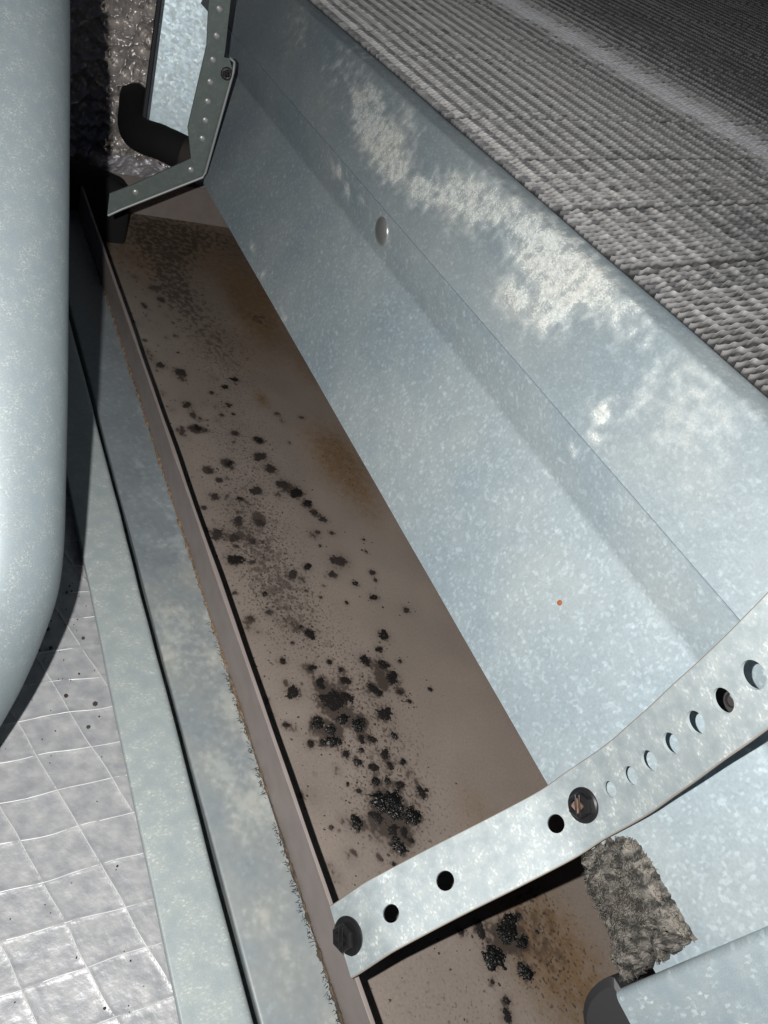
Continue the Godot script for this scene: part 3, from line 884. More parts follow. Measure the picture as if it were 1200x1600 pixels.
	while z > -1.06:
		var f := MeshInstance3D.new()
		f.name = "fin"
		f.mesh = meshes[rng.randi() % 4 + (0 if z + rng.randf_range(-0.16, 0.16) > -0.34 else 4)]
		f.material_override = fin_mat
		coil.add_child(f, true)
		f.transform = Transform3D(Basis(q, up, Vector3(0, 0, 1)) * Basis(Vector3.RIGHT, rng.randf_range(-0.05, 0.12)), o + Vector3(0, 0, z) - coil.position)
		var before := z
		z -= lerpf(0.0044, 0.0038, smoothstep(-0.2, -0.4, z)) + rng.randf_range(-0.0003, 0.0003)
		for gap in [-0.27, -0.335, -0.405, -0.47, -0.60, -0.66, -0.78, -0.90]:
			if before > gap and z <= gap:
				z -= 0.0032
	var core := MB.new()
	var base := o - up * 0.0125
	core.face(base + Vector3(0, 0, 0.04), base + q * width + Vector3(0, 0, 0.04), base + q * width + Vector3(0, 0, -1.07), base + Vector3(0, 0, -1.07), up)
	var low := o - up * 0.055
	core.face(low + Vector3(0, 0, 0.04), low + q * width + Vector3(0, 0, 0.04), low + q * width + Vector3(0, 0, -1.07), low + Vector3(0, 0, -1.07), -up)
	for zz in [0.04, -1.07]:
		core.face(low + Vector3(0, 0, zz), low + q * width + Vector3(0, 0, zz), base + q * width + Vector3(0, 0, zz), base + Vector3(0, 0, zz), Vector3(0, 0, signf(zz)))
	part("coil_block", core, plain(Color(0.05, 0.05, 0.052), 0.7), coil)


# ---------------------------------------------------------------- what stands at the far end of the pan
func dimple(parent: Node3D, p: Vector3, ax: Vector3, r: float, m: Material) -> void:
	var d := MB.new()
	d.lathe(p, ax, PackedVector2Array([Vector2(r, -0.0002), Vector2(r * 0.85, 0.0010), Vector2(r * 0.5, 0.0016), Vector2(0.0001, 0.0018)]), 14)
	part("rivet", d, m, parent)


func build_far_end() -> void:
	# end bracket
	var br := thing("end_bracket", "riveted grey end bracket at the far end of the drip shield", "bracket", Vector3(0.22, 0.1, -0.723))
	var mb := MB.new()
	var pts := [Vector2(0.2098, 0.300), Vector2(0.2100, 0.258), Vector2(0.2140, 0.228), Vector2(0.2095, 0.160), Vector2(0.2170, 0.1335), Vector2(0.1676, 0.0996), Vector2(0.1500, 0.0890)]
	var outr := [Vector2(0.2280, 0.300), Vector2(0.2272, 0.265), Vector2(0.2300, 0.228), Vector2(0.2317, 0.160), Vector2(0.2315, 0.1200), Vector2(0.1616, 0.0770), Vector2(0.1500, 0.0690)]
	for k in pts.size() - 1:
		for zf in [-0.723, -0.7245]:
			var nn := Vector3(0, 0, 1.0 if zf > -0.724 else -1.0)
			mb.face(Vector3(pts[k].x, pts[k].y, zf), Vector3(outr[k].x, outr[k].y, zf), Vector3(outr[k + 1].x, outr[k + 1].y, zf), Vector3(pts[k + 1].x, pts[k + 1].y, zf), nn)
		for e in [pts, outr]:
			var d: Vector2 = (e[k + 1] - e[k]).normalized()
			var nn := Vector3(-d.y, d.x, 0) * (-1.0 if e == pts else 1.0)
			mb.face(Vector3(e[k].x, e[k].y, -0.723), Vector3(e[k + 1].x, e[k + 1].y, -0.723), Vector3(e[k + 1].x, e[k + 1].y, -0.7245), Vector3(e[k].x, e[k].y, -0.7245), nn)
	var dull: StandardMaterial3D = galv_dull.duplicate()
	dull.albedo_color = Color(0.66, 0.68, 0.66)
	dull.uv1_scale = Vector3(9, 9, 1)
	part("plate", mb, dull, br)
	var lip := MB.new()
	lip.tube(PackedVector3Array([Vector3(0.1500, 0.0690, -0.7215), Vector3(0.1616, 0.0770, -0.7215), Vector3(0.2300, 0.1192, -0.7215), Vector3(0.2318, 0.124, -0.7215), Vector3(0.2400, 0.214, -0.7215), Vector3(0.2392, 0.2215, -0.7215), Vector3(0.2350, 0.2235, -0.7215)]), 0.0013, 8)
	part("rolled_edge", lip, plain(Color(0.36, 0.38, 0.38), 0.5, 0.4), br)
	var tab := MB.new()
	tab.face(Vector3(0.2318, 0.122, -0.7228), Vector3(0.2400, 0.214, -0.7228), Vector3(0.2350, 0.2225, -0.7228), Vector3(0.2300, 0.2225, -0.7228), Vector3(0, 0, 1))
	tab.face(Vector3(0.2318, 0.122, -0.7240), Vector3(0.2400, 0.214, -0.7240), Vector3(0.2350, 0.2225, -0.7240), Vector3(0.2300, 0.2225, -0.7240), Vector3(0, 0, -1))
	part("tab", tab, dull, br)
	for p in [Vector2(0.2194, 0.2567), Vector2(0.2210, 0.2370), Vector2(0.2214, 0.2185), Vector2(0.2222, 0.2010), Vector2(0.2230, 0.1850), Vector2(0.2238, 0.1690), Vector2(0.2240, 0.1530), Vector2(0.2185, 0.1235), Vector2(0.1722, 0.0940)]:
		dimple(br, Vector3(p.x, p.y, -0.723), Vector3(0, 0, 1), 0.0031, plain(Color(0.42, 0.44, 0.44), 0.4, 0.5))
	bolt(br, Vector3(0.2349, 0.2107, -0.7226), Vector3(-0.2, 0.1, 1).normalized(), 0.0052, dark_steel, dark_steel)

	# black drain elbow
	var el := thing("drain_elbow", "thick black drain elbow in the dark corner behind the bracket", "pipe elbow", Vector3(0.24, 0.04, -0.96))
	var path := PackedVector3Array()
	var ctl := [Vector3(0.2756, 0.0519, -1.2401), Vector3(0.2493, 0.0500, -1.1123), Vector3(0.2303, 0.0551, -1.0018), Vector3(0.2462, 0.0657, -0.9499), Vector3(0.2702, 0.0652, -0.9295)]
	for k in 33:
		var u := k / 32.0 * 4.0
		var j := mini(int(u), 3)
		path.append(ctl[j].cubic_interpolate(ctl[j + 1], ctl[maxi(j - 1, 0)], ctl[mini(j + 2, 4)], u - j))
	var tb := MB.new()
	tb.tube(path, 0.0195, 20)
	part("rubber_bend", tb, plain(Color(0.012, 0.012, 0.014), 0.9), el)
	var stub := MB.new()
	var sd := Vector3(0.78, -0.02, 0.62).normalized()
	stub.lathe(Vector3(0.2702, 0.0652, -0.9295), sd, PackedVector2Array([Vector2(0.0196, 0), Vector2(0.016, 0.001), Vector2(0.0155, 0.018), Vector2(0.0125, 0.0182), Vector2(0.0123, 0.002), Vector2(0.0001, 0.002)]), 20)
	part("pipe_stub", stub, plain(Color(0.06, 0.052, 0.046), 0.9), el)

	# galvanised post
	var po := thing("corner_post", "bright galvanised post with dark side standing behind the drain elbow", "post", Vector3(0.24, 0.12, -1.00))
	var pm := MB.new()
	pm.box(Vector3(0.2400, 0.045, -1.06), Vector3(0.345, 0.62, -1.0), 0.003)
	po.rotation = Vector3(deg_to_rad(-9.0), deg_to_rad(-13.0), 0)
	part("post_face", pm, metal(steel_tile(261, 1024, 11.0, 0.88, 0.5, 0.10), Vector2(6.5, 6.5), 0.75), po)
	var side_strip := MB.new()
	side_strip.box(Vector3(0.2345, 0.045, -1.085), Vector3(0.2398, 0.62, -1.004), 0.001)  # dark strip along the left side of the post
	part("dark_side_strip", side_strip, plain(Color(0.035, 0.038, 0.045), 0.7), po)

	var fbk := thing("foam_block", "black foam block at the dark far end of the pan wall", "foam block", Vector3(0.165, -0.06, -0.9))
	var fk := MB.new()
	var fn := noise(95, 60.0, 2)
	fk.smooth_grid(40, 28, func(u: float, v: float) -> Array:
		var a := u * TAU
		var c := Vector2(cos(a), sin(a))
		c /= pow(pow(absf(c.x), 8.0) + pow(absf(c.y), 8.0), 0.125)
		var e := 1.0 - pow(absf(v * 2.0 - 1.0), 12.0)
		var x := 0.166 + c.x * 0.0445 * e
		var z := -0.915 + c.y * 0.02 * e
		var y := lerpf(-0.055, 0.0385 - (x - 0.166) * 0.22, v) + 0.0025 * fn.get_noise_3d(x, v * 0.05, z)
		return [Vector3(x, y, z), Vector2(u, v)], true)
	part("foam_body", fk, plain(Color(0.012, 0.012, 0.014), 0.95), fbk)

	# crinkled foil on the far wall
	var fo := thing("crinkled_foil", "crumpled brownish foil insulation on the dark far wall", "foil", Vector3(0.25, -0.06, -1.15))
	var cr := noise(91, 26.0, 4, FastNoiseLite.TYPE_SIMPLEX)
	cr.fractal_type = FastNoiseLite.FRACTAL_RIDGED
	var fine := noise(92, 110.0, 2)
	var fm := MB.new()
	fm.smooth_grid(170, 200, func(u: float, v: float) -> Array:
		var x := lerpf(0.02, 0.40, u)
		var y := lerpf(-0.07, 0.55, v)
		var z := -1.145 + 0.012 * cr.get_noise_2d(x, y) + 0.0016 * fine.get_noise_2d(x, y)
		return [Vector3(x, y, z), Vector2(x, y)])
	var foil := plain(Color(0.78, 0.74, 0.71), 0.36, 0.5)
	part("foil_sheet", fm, foil, fo)
	var flap := MB.new()
	flap.smooth_grid(60, 50, func(u: float, v: float) -> Array:
		var x := lerpf(0.18, 0.345, u)
		var y := lerpf(-0.03, 0.024 + 0.008 * fine.get_noise_1d(x * 0.3), v)
		return [Vector3(x, y, -0.998 + 0.003 * cr.get_noise_2d(x * 1.4, y)), Vector2(x, y)])
	part("foil_flap", flap, plain(Color(0.55, 0.54, 0.58), 0.45, 0.4), fo)
	var fb := MB.new()
	fb.box(Vector3(0.02, -0.07, -1.2), Vector3(0.40, 0.55, -1.162), 0.001)
	part("insulation_board", fb, plain(Color(0.2, 0.17, 0.1), 0.9), fo)


# ---------------------------------------------------------------- the perforated strap across the pan
func build_strap() -> void:
	var ctl := PackedVector3Array([
		Vector3(0.1528, 0.0257, -0.0858), Vector3(0.1557, 0.0298, -0.0856), Vector3(0.1632, 0.0405, -0.0857), Vector3(0.1690, 0.0463, -0.0857), Vector3(0.1923, 0.0652, -0.0850), Vector3(0.2152, 0.0862, -0.0833),
		Vector3(0.2331, 0.1042, -0.0821), Vector3(0.2405, 0.1188, -0.0817), Vector3(0.2435, 0.1352, -0.0797), Vector3(0.2441, 0.1494, -0.0780), Vector3(0.2439, 0.1630, -0.0770), Vector3(0.2429, 0.1786, -0.0756),
		Vector3(0.2407, 0.1962, -0.0741), Vector3(0.2385, 0.2136, -0.0723), Vector3(0.2364, 0.2313, -0.0709), Vector3(0.2346, 0.2496, -0.0700), Vector3(0.2333, 0.2695, -0.0693), Vector3(0.2370, 0.2900, -0.0690), Vector3(0.2510, 0.3020, -0.0690), Vector3(0.2760, 0.2990, -0.0690), Vector3(0.2975, 0.2835, -0.0690)])
	# even steps along the curve
	var dense := PackedVector3Array()
	for k in ctl.size() - 1:
		for j in 12:
			dense.append(ctl[k].cubic_interpolate(ctl[k + 1], ctl[maxi(k - 1, 0)], ctl[mini(k + 2, ctl.size() - 1)], j / 12.0))
	dense.append(ctl[ctl.size() - 1])
	var run := PackedFloat32Array([0.0])
	for k in range(1, dense.size()):
		run.append(run[k - 1] + dense[k].distance_to(dense[k - 1]))
	var total := run[run.size() - 1]
	var frame := func(l: float) -> Array:
		var k := clampi(run.bsearch(l) - 1, 0, dense.size() - 2)
		var u := clampf((l - run[k]) / (run[k + 1] - run[k]), 0.0, 1.0)
		var t := (dense[mini(k + 2, dense.size() - 1)] - dense[maxi(k - 1, 0)]).normalized()
		var side := (Vector3(0, 0, 1) - t * t.z).normalized()
		return [dense[k].lerp(dense[k + 1], u), t, side, t.cross(side) * -1.0]
	var nearest := func(p: Vector3) -> float:
		var best := 0
		for k in dense.size():
			if dense[k].distance_to(p) < dense[best].distance_to(p):
				best = k
		return run[best]
	var place := func(l: float, w: float, h: float) -> Vector3:
		var f: Array = frame.call(l)
		var wide := 0.0152
		var n: Vector3 = f[3]
		if n.x > 0.0:
			n = -n
		return f[0] + f[2] * w * wide + n * h
	var normal_at := func(l: float) -> Vector3:
		var f: Array = frame.call(l)
		var n: Vector3 = f[3]
		return n if n.x < 0.0 else -n
	var th := 0.0016
	# hole centres along the strap: [place, radius, offset across]
	var holes := []
	for e in [[Vector3(0.1692, 0.0478, -0.0857), 0.0038, 0.10], [Vector3(0.1923, 0.0652, -0.085), 0.0042, 0.0], [Vector3(0.2331, 0.1042, -0.0821), 0.0040, 0.0], [Vector3(0.2435, 0.1352, -0.08), 0.0034, 0.0],
			[Vector3(0.2441, 0.1494, -0.08), 0.0038, 0.0], [Vector3(0.2439, 0.1630, -0.077), 0.0041, 0.0], [Vector3(0.2429, 0.1786, -0.0756), 0.0042, 0.0], [Vector3(0.2407, 0.1962, -0.0741), 0.0044, 0.0],
			[Vector3(0.2385, 0.2136, -0.0723), 0.0046, 0.0], [Vector3(0.2364, 0.2313, -0.0709), 0.0051, 0.0]]:
		holes.append([nearest.call(e[0]), e[1], e[2]])
	var mb := MB.new()
	var put := func(l: float, w: float, top: bool) -> int:
		var n: Vector3 = normal_at.call(l)
		return mb.vert(place.call(l, w, th if top else 0.0), n if top else -n, Vector2(l, w * 0.0165))
	var cursor := 0.0
	var patches := []
	for h in holes:
		var a: float = minf(h[1] * 1.28, 0.0056)
		patches.append([h[0] - a, h[0] + a, h])
	var spans := []
	for p in patches:
		if p[0] > cursor:
			spans.append([cursor, p[0]])
		cursor = p[1]
	spans.append([cursor, total])
	for s in spans:
		var cnt := maxi(1, int((s[1] - s[0]) / 0.0022))
		for top in [true, false]:
			for k in cnt:
				var l0 := lerpf(s[0], s[1], float(k) / cnt)
				var l1 := lerpf(s[0], s[1], float(k + 1) / cnt)
				for w in 4:
					mb.quad(put.call(l0, -1.0 + w * 0.5, top), put.call(l1, -1.0 + w * 0.5, top), put.call(l1, -0.5 + w * 0.5, top), put.call(l0, -0.5 + w * 0.5, top))
	for p in patches:
		var h: Array = p[2]
		var wide := 0.0152
		for top in [true, false]:
			var inner := []
			var outer := []
			for k in 48:
				var a := TAU * k / 48
				var c := Vector2(cos(a), sin(a))
				var sq := c / maxf(absf(c.x), absf(c.y))
				inner.append(put.call(h[0] + c.x * h[1], h[2] + c.y * h[1] / wide, top))
				outer.append(put.call(h[0] + sq.x * (p[1] - h[0]), sq.y, top))
			for k in 48:
				var j := (k + 1) % 48
				mb.quad(inner[k], inner[j], outer[j], outer[k])
		for k in 48:
			var a0 := TAU * k / 48
			var a1 := TAU * (k + 1) / 48
			var f: Array = frame.call(h[0])
			var ids := []
			for e in [[a0, 1], [a1, 1], [a1, 0], [a0, 0]]:
				var pos: Vector3 = place.call(h[0] + cos(e[0]) * h[1], h[2] + sin(e[0]) * h[1] / wide, th * e[1])
				ids.append(mb.vert(pos, -(f[1] * cos(e[0]) + f[2] * sin(e[0])), Vector2(0.01, 0.01)))
			mb.quad(ids[0], ids[1], ids[2], ids[3])
	# the cut edges
	var edge := MB.new()
	for w in [-1.0, 1.0]:
		for k in 120:
			var l0 := total * k / 120.0
			var l1 := total * (k + 1) / 120.0
			var f: Array = frame.call(l0)
			var ids := []
			for e in [[l0, 1], [l1, 1], [l1, 0], [l0, 0]]:
				ids.append(edge.vert(place.call(e[0], w, th * e[1]), f[2] * w, Vector2(e[0], e[1] * 0.002)))
			edge.quad(ids[0], ids[1], ids[2], ids[3])
	for e in [0.0, total]:
		var f: Array = frame.call(e)
		edge.face(place.call(e, -1, 0), place.call(e, 1, 0), place.call(e, 1, th), place.call(e, -1, th), f[1] * (-1.0 if e == 0.0 else 1.0))
	var burr := MB.new()
	for w in [-1.0, 1.0]:
		var line := PackedVector3Array()
		for k in 161:
			line.append(place.call(total * k / 160.0, w, th * 0.55))
		burr.tube(line, 0.00062, 6)
	var st := thing("perforated_strap", "bent perforated steel strap bolted across the tan drain pan", "strap", Vector3(0.156, 0.018, -0.086))
	part("strap_band", mb, galv_strap, st)
	var em := plain(Color(0.34, 0.27, 0.20), 0.7, 0.2)
	part("cut_edge", edge, em, st)
	part("edge_burr", burr, plain(Color(0.33, 0.30, 0.26), 0.6, 0.2), st)
	var l1: float = nearest.call(Vector3(0.1557, 0.0298, -0.0856))
	bolt(st, place.call(l1, 0.0, th + 0.0004), Vector3(-0.92, 0.36, 0.10).normalized(), 0.0083, dark_steel, dark_steel)
	var l2: float = nearest.call(Vector3(0.2405, 0.1188, -0.08))
	var rusty := plain(Color(0.20, 0.12, 0.085), 0.6, 0.2)
	bolt(st, place.call(l2, 0.0, th + 0.0002), normal_at.call(l2), 0.0074, dark_steel, rusty)
	# dark disc added in place of a dark hole in the shield, behind the strap
	var gm := thing("hole_disc", "dark grommet standing for a hole behind the strap", "disc", on_shield(-0.0795, 0.0932))
	var g := MB.new()
	g.lathe(on_shield(-0.0795, 0.0932, 0.0006), Vector3(-sin(A70), cos(A70), 0), PackedVector2Array([Vector2(0.0085, -0.001), Vector2(0.0085, 0.0015), Vector2(0.0075, 0.0022), Vector2(0.003, 0.002), Vector2(0.0025, 0.0004), Vector2(0.0001, 0.0004)]), 24)
	part("disc_ring", g, plain(Color(0.02, 0.018, 0.018), 0.7), gm)


# ---------------------------------------------------------------- lower right: torn insulation, the raised sheet and its black edging
func build_near_corner() -> void:
	var ch := thing("torn_insulation", "torn dark fibrous insulation lump at the corner below the strap", "insulation", on_shield(-0.04, 0.005))
	var outline := [Vector2(-0.0665, 0.000), Vector2(-0.0662, 0.012), Vector2(-0.0635, 0.0195), Vector2(-0.0591, 0.0242), Vector2(-0.050, 0.0243), Vector2(-0.040, 0.0240), Vector2(-0.030, 0.0236), Vector2(-0.0196, 0.0234),
		Vector2(-0.0193, 0.010), Vector2(-0.0192, -0.0065), Vector2(-0.0200, -0.0135), Vector2(-0.0270, -0.0125), Vector2(-0.033, -0.0085), Vector2(-0.0406, -0.0060), Vector2(-0.0470, -0.0082), Vector2(-0.0530, -0.0068), Vector2(-0.0610, -0.0045)]
	var poly := []
	for k in outline.size():
		var a: Vector2 = outline[k]
		var b: Vector2 = outline[(k + 1) % outline.size()]
		for j in 12:
			poly.append(a.lerp(b, j / 12.0))
	var rag := noise(201, 420.0, 3)
	var lump := noise(202, 110.0, 4)
	var tint := noise(203, 160.0, 3)
	var middle := Vector2(-0.042, 0.008)
	var mb := MB.new()
	var shape := func(u: float, v: float) -> Array:
		var k := int(u * poly.size()) % poly.size()
		var p: Vector2 = poly[k]
		p += (p - middle).normalized() * (0.0013 * rag.get_noise_2d(p.x, p.y) + (0.0026 * lump.get_noise_2d(p.x * 2.2, p.y * 2.2) if p.y < 0.018 else 0.0))
		var r := 1.0 - v
		var w := middle.lerp(p, r)
		var crease := exp(-pow((w.y - 0.010 + (w.x + 0.045) * 0.12) / 0.0022, 2.0))
		var h := 0.0085 * (1.0 - pow(r, 6.0)) + 0.0030 * lump.get_noise_2d(w.x, w.y) + 0.0015 * rag.get_noise_2d(w.x * 2.0, w.y * 2.0) + 0.0009 * rag.get_noise_2d(w.x * 6.0, w.y * 6.0) - 0.0035 * crease * (1.0 - r * r)
		if v == 0.0:
			h = -0.004
		var t := clampf(0.42 + 1.3 * tint.get_noise_2d(w.x, w.y) + 0.5 * rag.get_noise_2d(w.x * 1.5, w.y * 1.5) + 0.7 * rag.get_noise_2d(w.x * 5.0, w.y * 5.0), 0.0, 1.0)
		var col := Color(0.030, 0.029, 0.027).lerp(Color(0.20, 0.19, 0.17), t)
		if w.y > 0.0205 and tint.get_noise_2d(w.x * 1.4 + 5.0, w.y) > 0.02:
			col = col.lerp(Color(0.34, 0.31, 0.27), 0.6)
		return [on_shield(w.x, w.y, h + 0.001), Vector2(w.x, w.y), col]
	mb.smooth_grid(320, 70, shape)
	var im := plain(Color.WHITE, 0.95)
	im.vertex_color_use_as_albedo = true
	part("fibre_lump", mb, im, ch)
	var rng := RandomNumberGenerator.new()
	rng.seed = 9
	var fib := MB.new()
	for k in 2600:
		var u := rng.randf()
		var v := sqrt(rng.randf()) if rng.randf() < 0.75 else rng.randf_range(0.0, 0.12)
		var r: Array = shape.call(u, clampf(v, 0.02, 1.0))
		var p: Vector3 = r[0]
		var t1 := Vector3(0, 0, 1)
		var t2 := Vector3(cos(A70), sin(A70), 0)
		var nn := Vector3(-sin(A70), cos(A70), 0)
		var ang := rng.randf() * TAU
		var d := (t1 * cos(ang) + t2 * sin(ang)) * rng.randf_range(0.0005, 0.0015)
		var bend := (t1 * -sin(ang) + t2 * cos(ang)) * rng.randf_range(-0.0008, 0.0008)
		var hue := rng.randf()
		var c0 := fib.v.size()
		fib.tube(PackedVector3Array([p - d, p + nn * rng.randf_range(0.0002, 0.0010) + bend, p + d + nn * rng.randf_range(-0.0003, 0.0005)]), 0.00011, 3, 0.7)
		var fc := Color(0.04, 0.038, 0.034).lerp(Color(0.34, 0.32, 0.27), pow(hue, 3.0))
		for j in range(c0, fib.v.size()):
			fib.c[j] = fc
	var fp := part("loose_fibres", fib, im, ch)
	fp.set_meta("kind", "stuff")

	# raised sheet at the bottom right
	var d := thing("raised_cover", "speckled galvanised cover with a rounded bend at the bottom right corner", "metal cover", on_shield(0.02, 0.03))
	var off := 0.0105
	var mbd := MB.new()
	var nn := Vector3(-sin(A70), cos(A70), 0)
	var up := Vector3(cos(A70), sin(A70), 0)
	var rad := 0.0042
	var no := noise(211, 12.0, 2)
	# section runs from the flange foot, over the bend, along the face towards +z
	var sec := []
	for k in 4:
		sec.append([Vector2(0.0, -off * (1.0 - k / 3.0) - rad * k / 3.0), Vector2(-1, 0)])
	for k in 9:
		var a := PI / 2.0 * k / 8.0
		sec.append([Vector2(rad - rad * cos(a), -rad + rad * sin(a)), Vector2(-cos(a), sin(a))])
	for k in range(1, 31):
		sec.append([Vector2(rad + k * 0.004, 0.0), Vector2(0, 1)])
	var rows := 46
	for side in 2:
		var at := mbd.v.size()
		for b in rows + 1:
			var s := lerpf(-0.0150, 0.20, float(b) / rows)
			var zs := -0.0186 + maxf(0.0, s + 0.0146) * 0.105
			for e in sec:
				var q: Vector2 = e[0] - (e[1] * 0.0012 if side else Vector2.ZERO)
				var nv: Vector3 = (Vector3(0, 0, 1) * e[1].x + nn * e[1].y) * (-1.0 if side else 1.0)
				var h: float = off + q.y + no.get_noise_2d(q.x, s) * 0.0003
				mbd.vert(on_shield(zs + q.x, s, h), nv, Vector2(q.x - q.y, s))
		for b in rows:
			for k in sec.size() - 1:
				var g := at + b * sec.size() + k
				mbd.quad(g, g + 1, g + sec.size() + 1, g + sec.size())
	for k in sec.size() - 1:
		var ids := []
		var half := (rows + 1) * sec.size()
		for w in [k, k + 1, half + k + 1, half + k]:
			ids.append(mbd.vert(mbd.v[w], -up, mbd.t[w]))
		mbd.quad(ids[0], ids[1], ids[2], ids[3])
	part("cover_sheet", mbd, galv, d)
	# black rubber edging wrapped round the lower edge
	var gk := thing("rubber_edging", "black rubber edging under the cover at the bottom edge", "edging", on_shield(0.03, -0.03))
	var gm := MB.new()
	var corner := [Vector2(0.11, -0.0130), Vector2(-0.0215, -0.0130), Vector2(-0.0240, -0.0150), Vector2(-0.0242, -0.0220), Vector2(-0.0225, -0.0300), Vector2(-0.0170, -0.0365), Vector2(-0.0080, -0.0385), Vector2(0.11, -0.0390)]
	for pass_ in 3:
		var c2 := [corner[0]]
		for k in corner.size() - 1:
			c2.append(corner[k].lerp(corner[k + 1], 0.25))
			c2.append(corner[k].lerp(corner[k + 1], 0.75))
		c2.append(corner[corner.size() - 1])
		corner = c2
	for k in corner.size() - 1:
		var a: Vector2 = corner[k]
		var b: Vector2 = corner[k + 1]
		var e := Vector2(b.y - a.y, -(b.x - a.x)).normalized()
		var en := Vector3(0, 0, e.x) + up * e.y
		var cen := Vector2(0.0, -0.026)
		if e.dot(a - cen) < 0.0:
			en = -en
		gm.face(on_shield(a.x, a.y, 0.0068), on_shield(b.x, b.y, 0.0068), on_shield(b.x, b.y, -0.012), on_shield(a.x, a.y, -0.012), en)
		gm.face(on_shield(a.x, a.y, 0.0068), on_shield(b.x, b.y, 0.0068), on_shield(lerpf(b.x, 0.03, 0.06), lerpf(b.y, -0.026, 0.10), 0.0084), on_shield(lerpf(a.x, 0.03, 0.06), lerpf(a.y, -0.026, 0.10), 0.0084), (en * 0.6 + nn).normalized())
		gm.face(on_shield(lerpf(a.x, 0.03, 0.06), lerpf(a.y, -0.026, 0.10), 0.0084), on_shield(lerpf(b.x, 0.03, 0.06), lerpf(b.y, -0.026, 0.10), 0.0084), on_shield(0.04, -0.026, 0.0084), on_shield(0.04, -0.026, 0.0084), nn)
	part("rubber_strip", gm, black_plastic, gk)


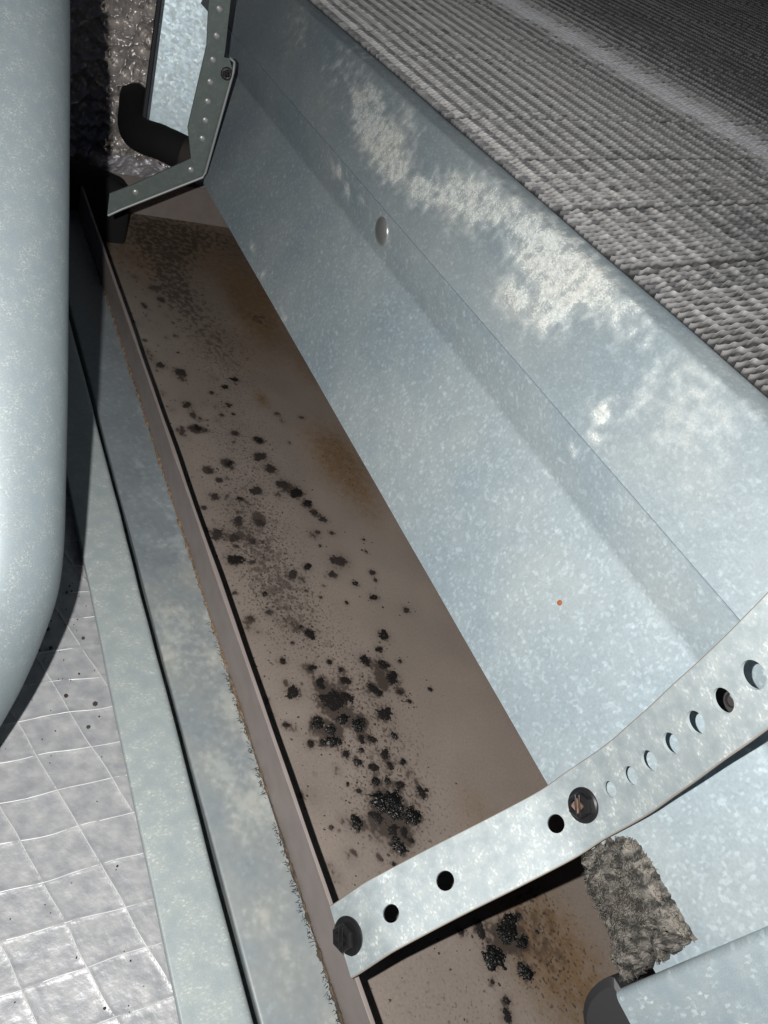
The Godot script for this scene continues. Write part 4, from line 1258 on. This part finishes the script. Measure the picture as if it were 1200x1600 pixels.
# ---------------------------------------------------------------- foil-faced insulation at the lower left
func build_foil_floor() -> void:
	var fo := thing("foil_insulation", "silver foil insulation with raised thread grid at the lower left", "foil insulation", Vector3(0.0, 0.0, -0.25))
	var wr := noise(221, 45.0, 4)
	var wr2 := noise(222, 190.0, 3)
	var wob := noise(223, 18.0, 2)
	var ridge := func(d: float, w: float) -> float:
		return exp(-d * d / (w * w))
	var mb := MB.new()
	mb.smooth_grid(250, 640, func(u: float, v: float) -> Array:
		var x := lerpf(-0.12, 0.0785, u)
		var z := lerpf(0.03, -0.62, v)
		var zz := z + 0.0018 * wob.get_noise_2d(x, z)
		var xx := x - (z + 0.1926) * 0.334 + 0.0013 * wob.get_noise_2d(x + 3.0, z)
		var cz := fposmod(zz + 0.1926 + 0.0102, 0.0204) - 0.0102
		var cx := fposmod(xx - 0.0455 + 0.0125, 0.0250) - 0.0125
		var th := maxf(ridge.call(cz, 0.00065), ridge.call(cx, 0.00065))
		var pillow := (1.0 - pow(absf(cz) / 0.0102, 3.0)) * (1.0 - pow(absf(cx) / 0.0125, 3.0))
		var y := 0.0168 + 0.00014 * pillow + 0.00030 * th + 0.00028 * wr.get_noise_2d(x, z) + 0.00010 * wr2.get_noise_2d(x, z)
		return [Vector3(x, y, z), Vector2(x, z)], true)
	var foil := StandardMaterial3D.new()
	foil.albedo_color = Color(0.52, 0.53, 0.535).linear_to_srgb()
	foil.metallic = 0.35
	foil.roughness = 0.40
	var bn := NoiseTexture2D.new()
	bn.width = 1024
	bn.height = 1024
	bn.seamless = true
	bn.noise = noise(231, 0.02, 5, FastNoiseLite.TYPE_SIMPLEX)
	foil.heightmap_enabled = true
	foil.heightmap_texture = bn
	foil.heightmap_scale = 0.008
	foil.uv1_scale = Vector3(14, 14, 1)
	var smear := NoiseTexture2D.new()
	smear.width = 512
	smear.height = 512
	smear.seamless = true
	smear.noise = noise(233, 0.012, 4)
	var sr := Gradient.new()
	sr.set_color(0, Color(0.82, 0.83, 0.85))
	sr.set_color(1, Color(1.0, 1.0, 1.0))
	smear.color_ramp = sr
	foil.albedo_texture = smear
	part("foil_facing", mb, foil, fo)
	var level := func(x: float, z: float) -> float:
		return 0.0168 + 0.00028 * wr.get_noise_2d(x, z) + 0.0001 * wr2.get_noise_2d(x, z) + 0.00020
	var bright := plain(Color(0.60, 0.61, 0.61), 0.42, 0.3)
	for k in range(-13, 23):
		var z0 := -0.1926 - 0.0204 * k + 0.0
		if z0 > 0.02 or z0 < -0.6:
			continue
		var path := PackedVector3Array()
		for j in 121:
			var x := lerpf(-0.115, 0.0778, j / 120.0)
			var z := z0
			for it in 3:
				z = z0 - 0.0018 * wob.get_noise_2d(x, z)
			path.append(Vector3(x, level.call(x, z) + 0.0003 * wr2.get_noise_2d(x * 0.5, z0), z))
		var th := MB.new()
		th.tube(path, 0.00030, 5)
		part("scrim_thread", th, bright, fo)
	for k in range(-12, 13):
		var x0 := 0.0455 + 0.025 * k
		var path := PackedVector3Array()
		for j in 301:
			var z := lerpf(0.02, -0.6, j / 300.0)
			var x := x0 + (z + 0.1926) * 0.334
			for it in 3:
				x = x0 + (z + 0.1926) * 0.334 - 0.0013 * wob.get_noise_2d(x + 3.0, z)
			if x < -0.115 or x > 0.0776:
				continue
			path.append(Vector3(x, level.call(x, z) + 0.0003 * wr2.get_noise_2d(x0, z * 0.5), z))
		if path.size() < 6:
			continue
		var th := MB.new()
		th.tube(path, 0.00034, 5)
		part("scrim_thread", th, bright, fo)
	var sl := MB.new()
	sl.box(Vector3(-0.12, -0.055, -0.62), Vector3(0.0765, 0.0140, 0.03), 0.001)
	part("insulation_board", sl, plain(Color(0.25, 0.20, 0.11), 0.95), fo)
	var rng := RandomNumberGenerator.new()
	rng.seed = 12
	var dirt := MB.new()
	for k in 110:
		var p := Vector3(rng.randf_range(0.0, 0.076), 0.0186, rng.randf_range(-0.40, -0.06))
		if k < 60:
			p = Vector3(0.055 + rng.randfn(0.0, 0.012), 0.0186, -0.285 + rng.randfn(0.0, 0.03))
		if p.x > 0.0765:
			continue
		var s := 0.0002 + 0.0012 * pow(rng.randf(), 8.0)
		dirt.lathe(p, Vector3(rng.randfn(0, 0.3), 1, rng.randfn(0, 0.3)).normalized(), PackedVector2Array([Vector2(s, -0.0006), Vector2(s * 0.9, s * 0.4), Vector2(0.00001, s * 0.6)]), 6)
	var dp := part("dirt_specks", dirt, plain(Color(0.03, 0.025, 0.02), 0.8), fo)
	dp.set_meta("kind", "stuff")


# ---------------------------------------------------------------- the rounded duct on the left
func build_duct() -> void:
	var right := Vector3(0.8620, 0.3242, 0.3898)
	var up := Vector3(0.0935, 0.6541, -0.7506)
	var back := Vector3(-0.4983, 0.6834, 0.5335)
	var org := Vector3(0, 0.388, 0) - Vector3(-0.5053, 0.6113, 0.6090) * 0.3218
	var r := 0.028
	var ctl := [Vector2(-0.1475, 0.3151), Vector2(-0.1453, 0.2635), Vector2(-0.1436, 0.2320), Vector2(-0.1400, 0.1411), Vector2(-0.1370, 0.0549), Vector2(-0.1360, 0.0136), Vector2(-0.1356, -0.0135), Vector2(-0.1373, -0.0347), Vector2(-0.1431, -0.0543), Vector2(-0.1496, -0.0711), Vector2(-0.1572, -0.0865), Vector2(-0.1714, -0.1105), Vector2(-0.1954, -0.1390)]
	var line := []
	for k in ctl.size() - 1:
		for j in 8:
			line.append((ctl[k] as Vector2).cubic_interpolate(ctl[k + 1], ctl[maxi(k - 1, 0)], ctl[mini(k + 2, ctl.size() - 1)], j / 8.0))
	line.append(ctl[ctl.size() - 1])
	for pass_ in 6:
		for k in range(1, line.size() - 1):
			line[k] = (line[k - 1] + line[k] * 2.0 + line[k + 1]) / 4.0
	var outl := []
	for k in line.size():
		var d: Vector2 = (line[mini(k + 1, line.size() - 1)] - line[maxi(k - 1, 0)]).normalized()
		outl.append([line[k], Vector2(-d.y, d.x)])
	var no := noise(241, 10.0, 2)
	var put := func(p: Vector2, z: float) -> Vector3:
		return org + right * p.x + up * p.y + back * z
	var mb := MB.new()
	mb.smooth_grid(outl.size() - 1, 30, func(u: float, v: float) -> Array:
		var e: Array = outl[int(round(u * (outl.size() - 1)))]
		var c: Vector2 = e[0] - e[1] * r
		var a := lerpf(-PI / 2.0, PI / 2.0, v)
		var bump := 1.0 + 0.006 * no.get_noise_2d(c.y, a * 0.03)
		var p: Vector2 = c + e[1] * r * cos(a) * bump
		return [put.call(p, r * sin(a)), Vector2(c.y, a * r)], false)
	for s in [-1.0, 1.0]:
		var at := mb.v.size()
		for e in outl:
			var c: Vector2 = e[0] - e[1] * r
			for j in 7:
				var p := Vector2(lerpf(c.x, -0.42, j / 6.0), c.y)
				mb.vert(put.call(p, s * r), back * s, Vector2(c.y, r * PI / 2.0 * s + s * (c.x - p.x)))
		for k in outl.size() - 1:
			for j in 6:
				var g := at + k * 7 + j
				mb.quad(g, g + 1, g + 8, g + 7)
	var du := thing("rounded_duct", "pale blue-grey rounded metal duct end filling the left edge", "duct", put.call(Vector2(-0.25, -0.15), 0.0))
	part("duct_skin", mb, metal(steel_tile(251, 1024, 3.0, 0.515, 0.26, 0.015), Vector2(8.0, 8.0), 0.12), du)
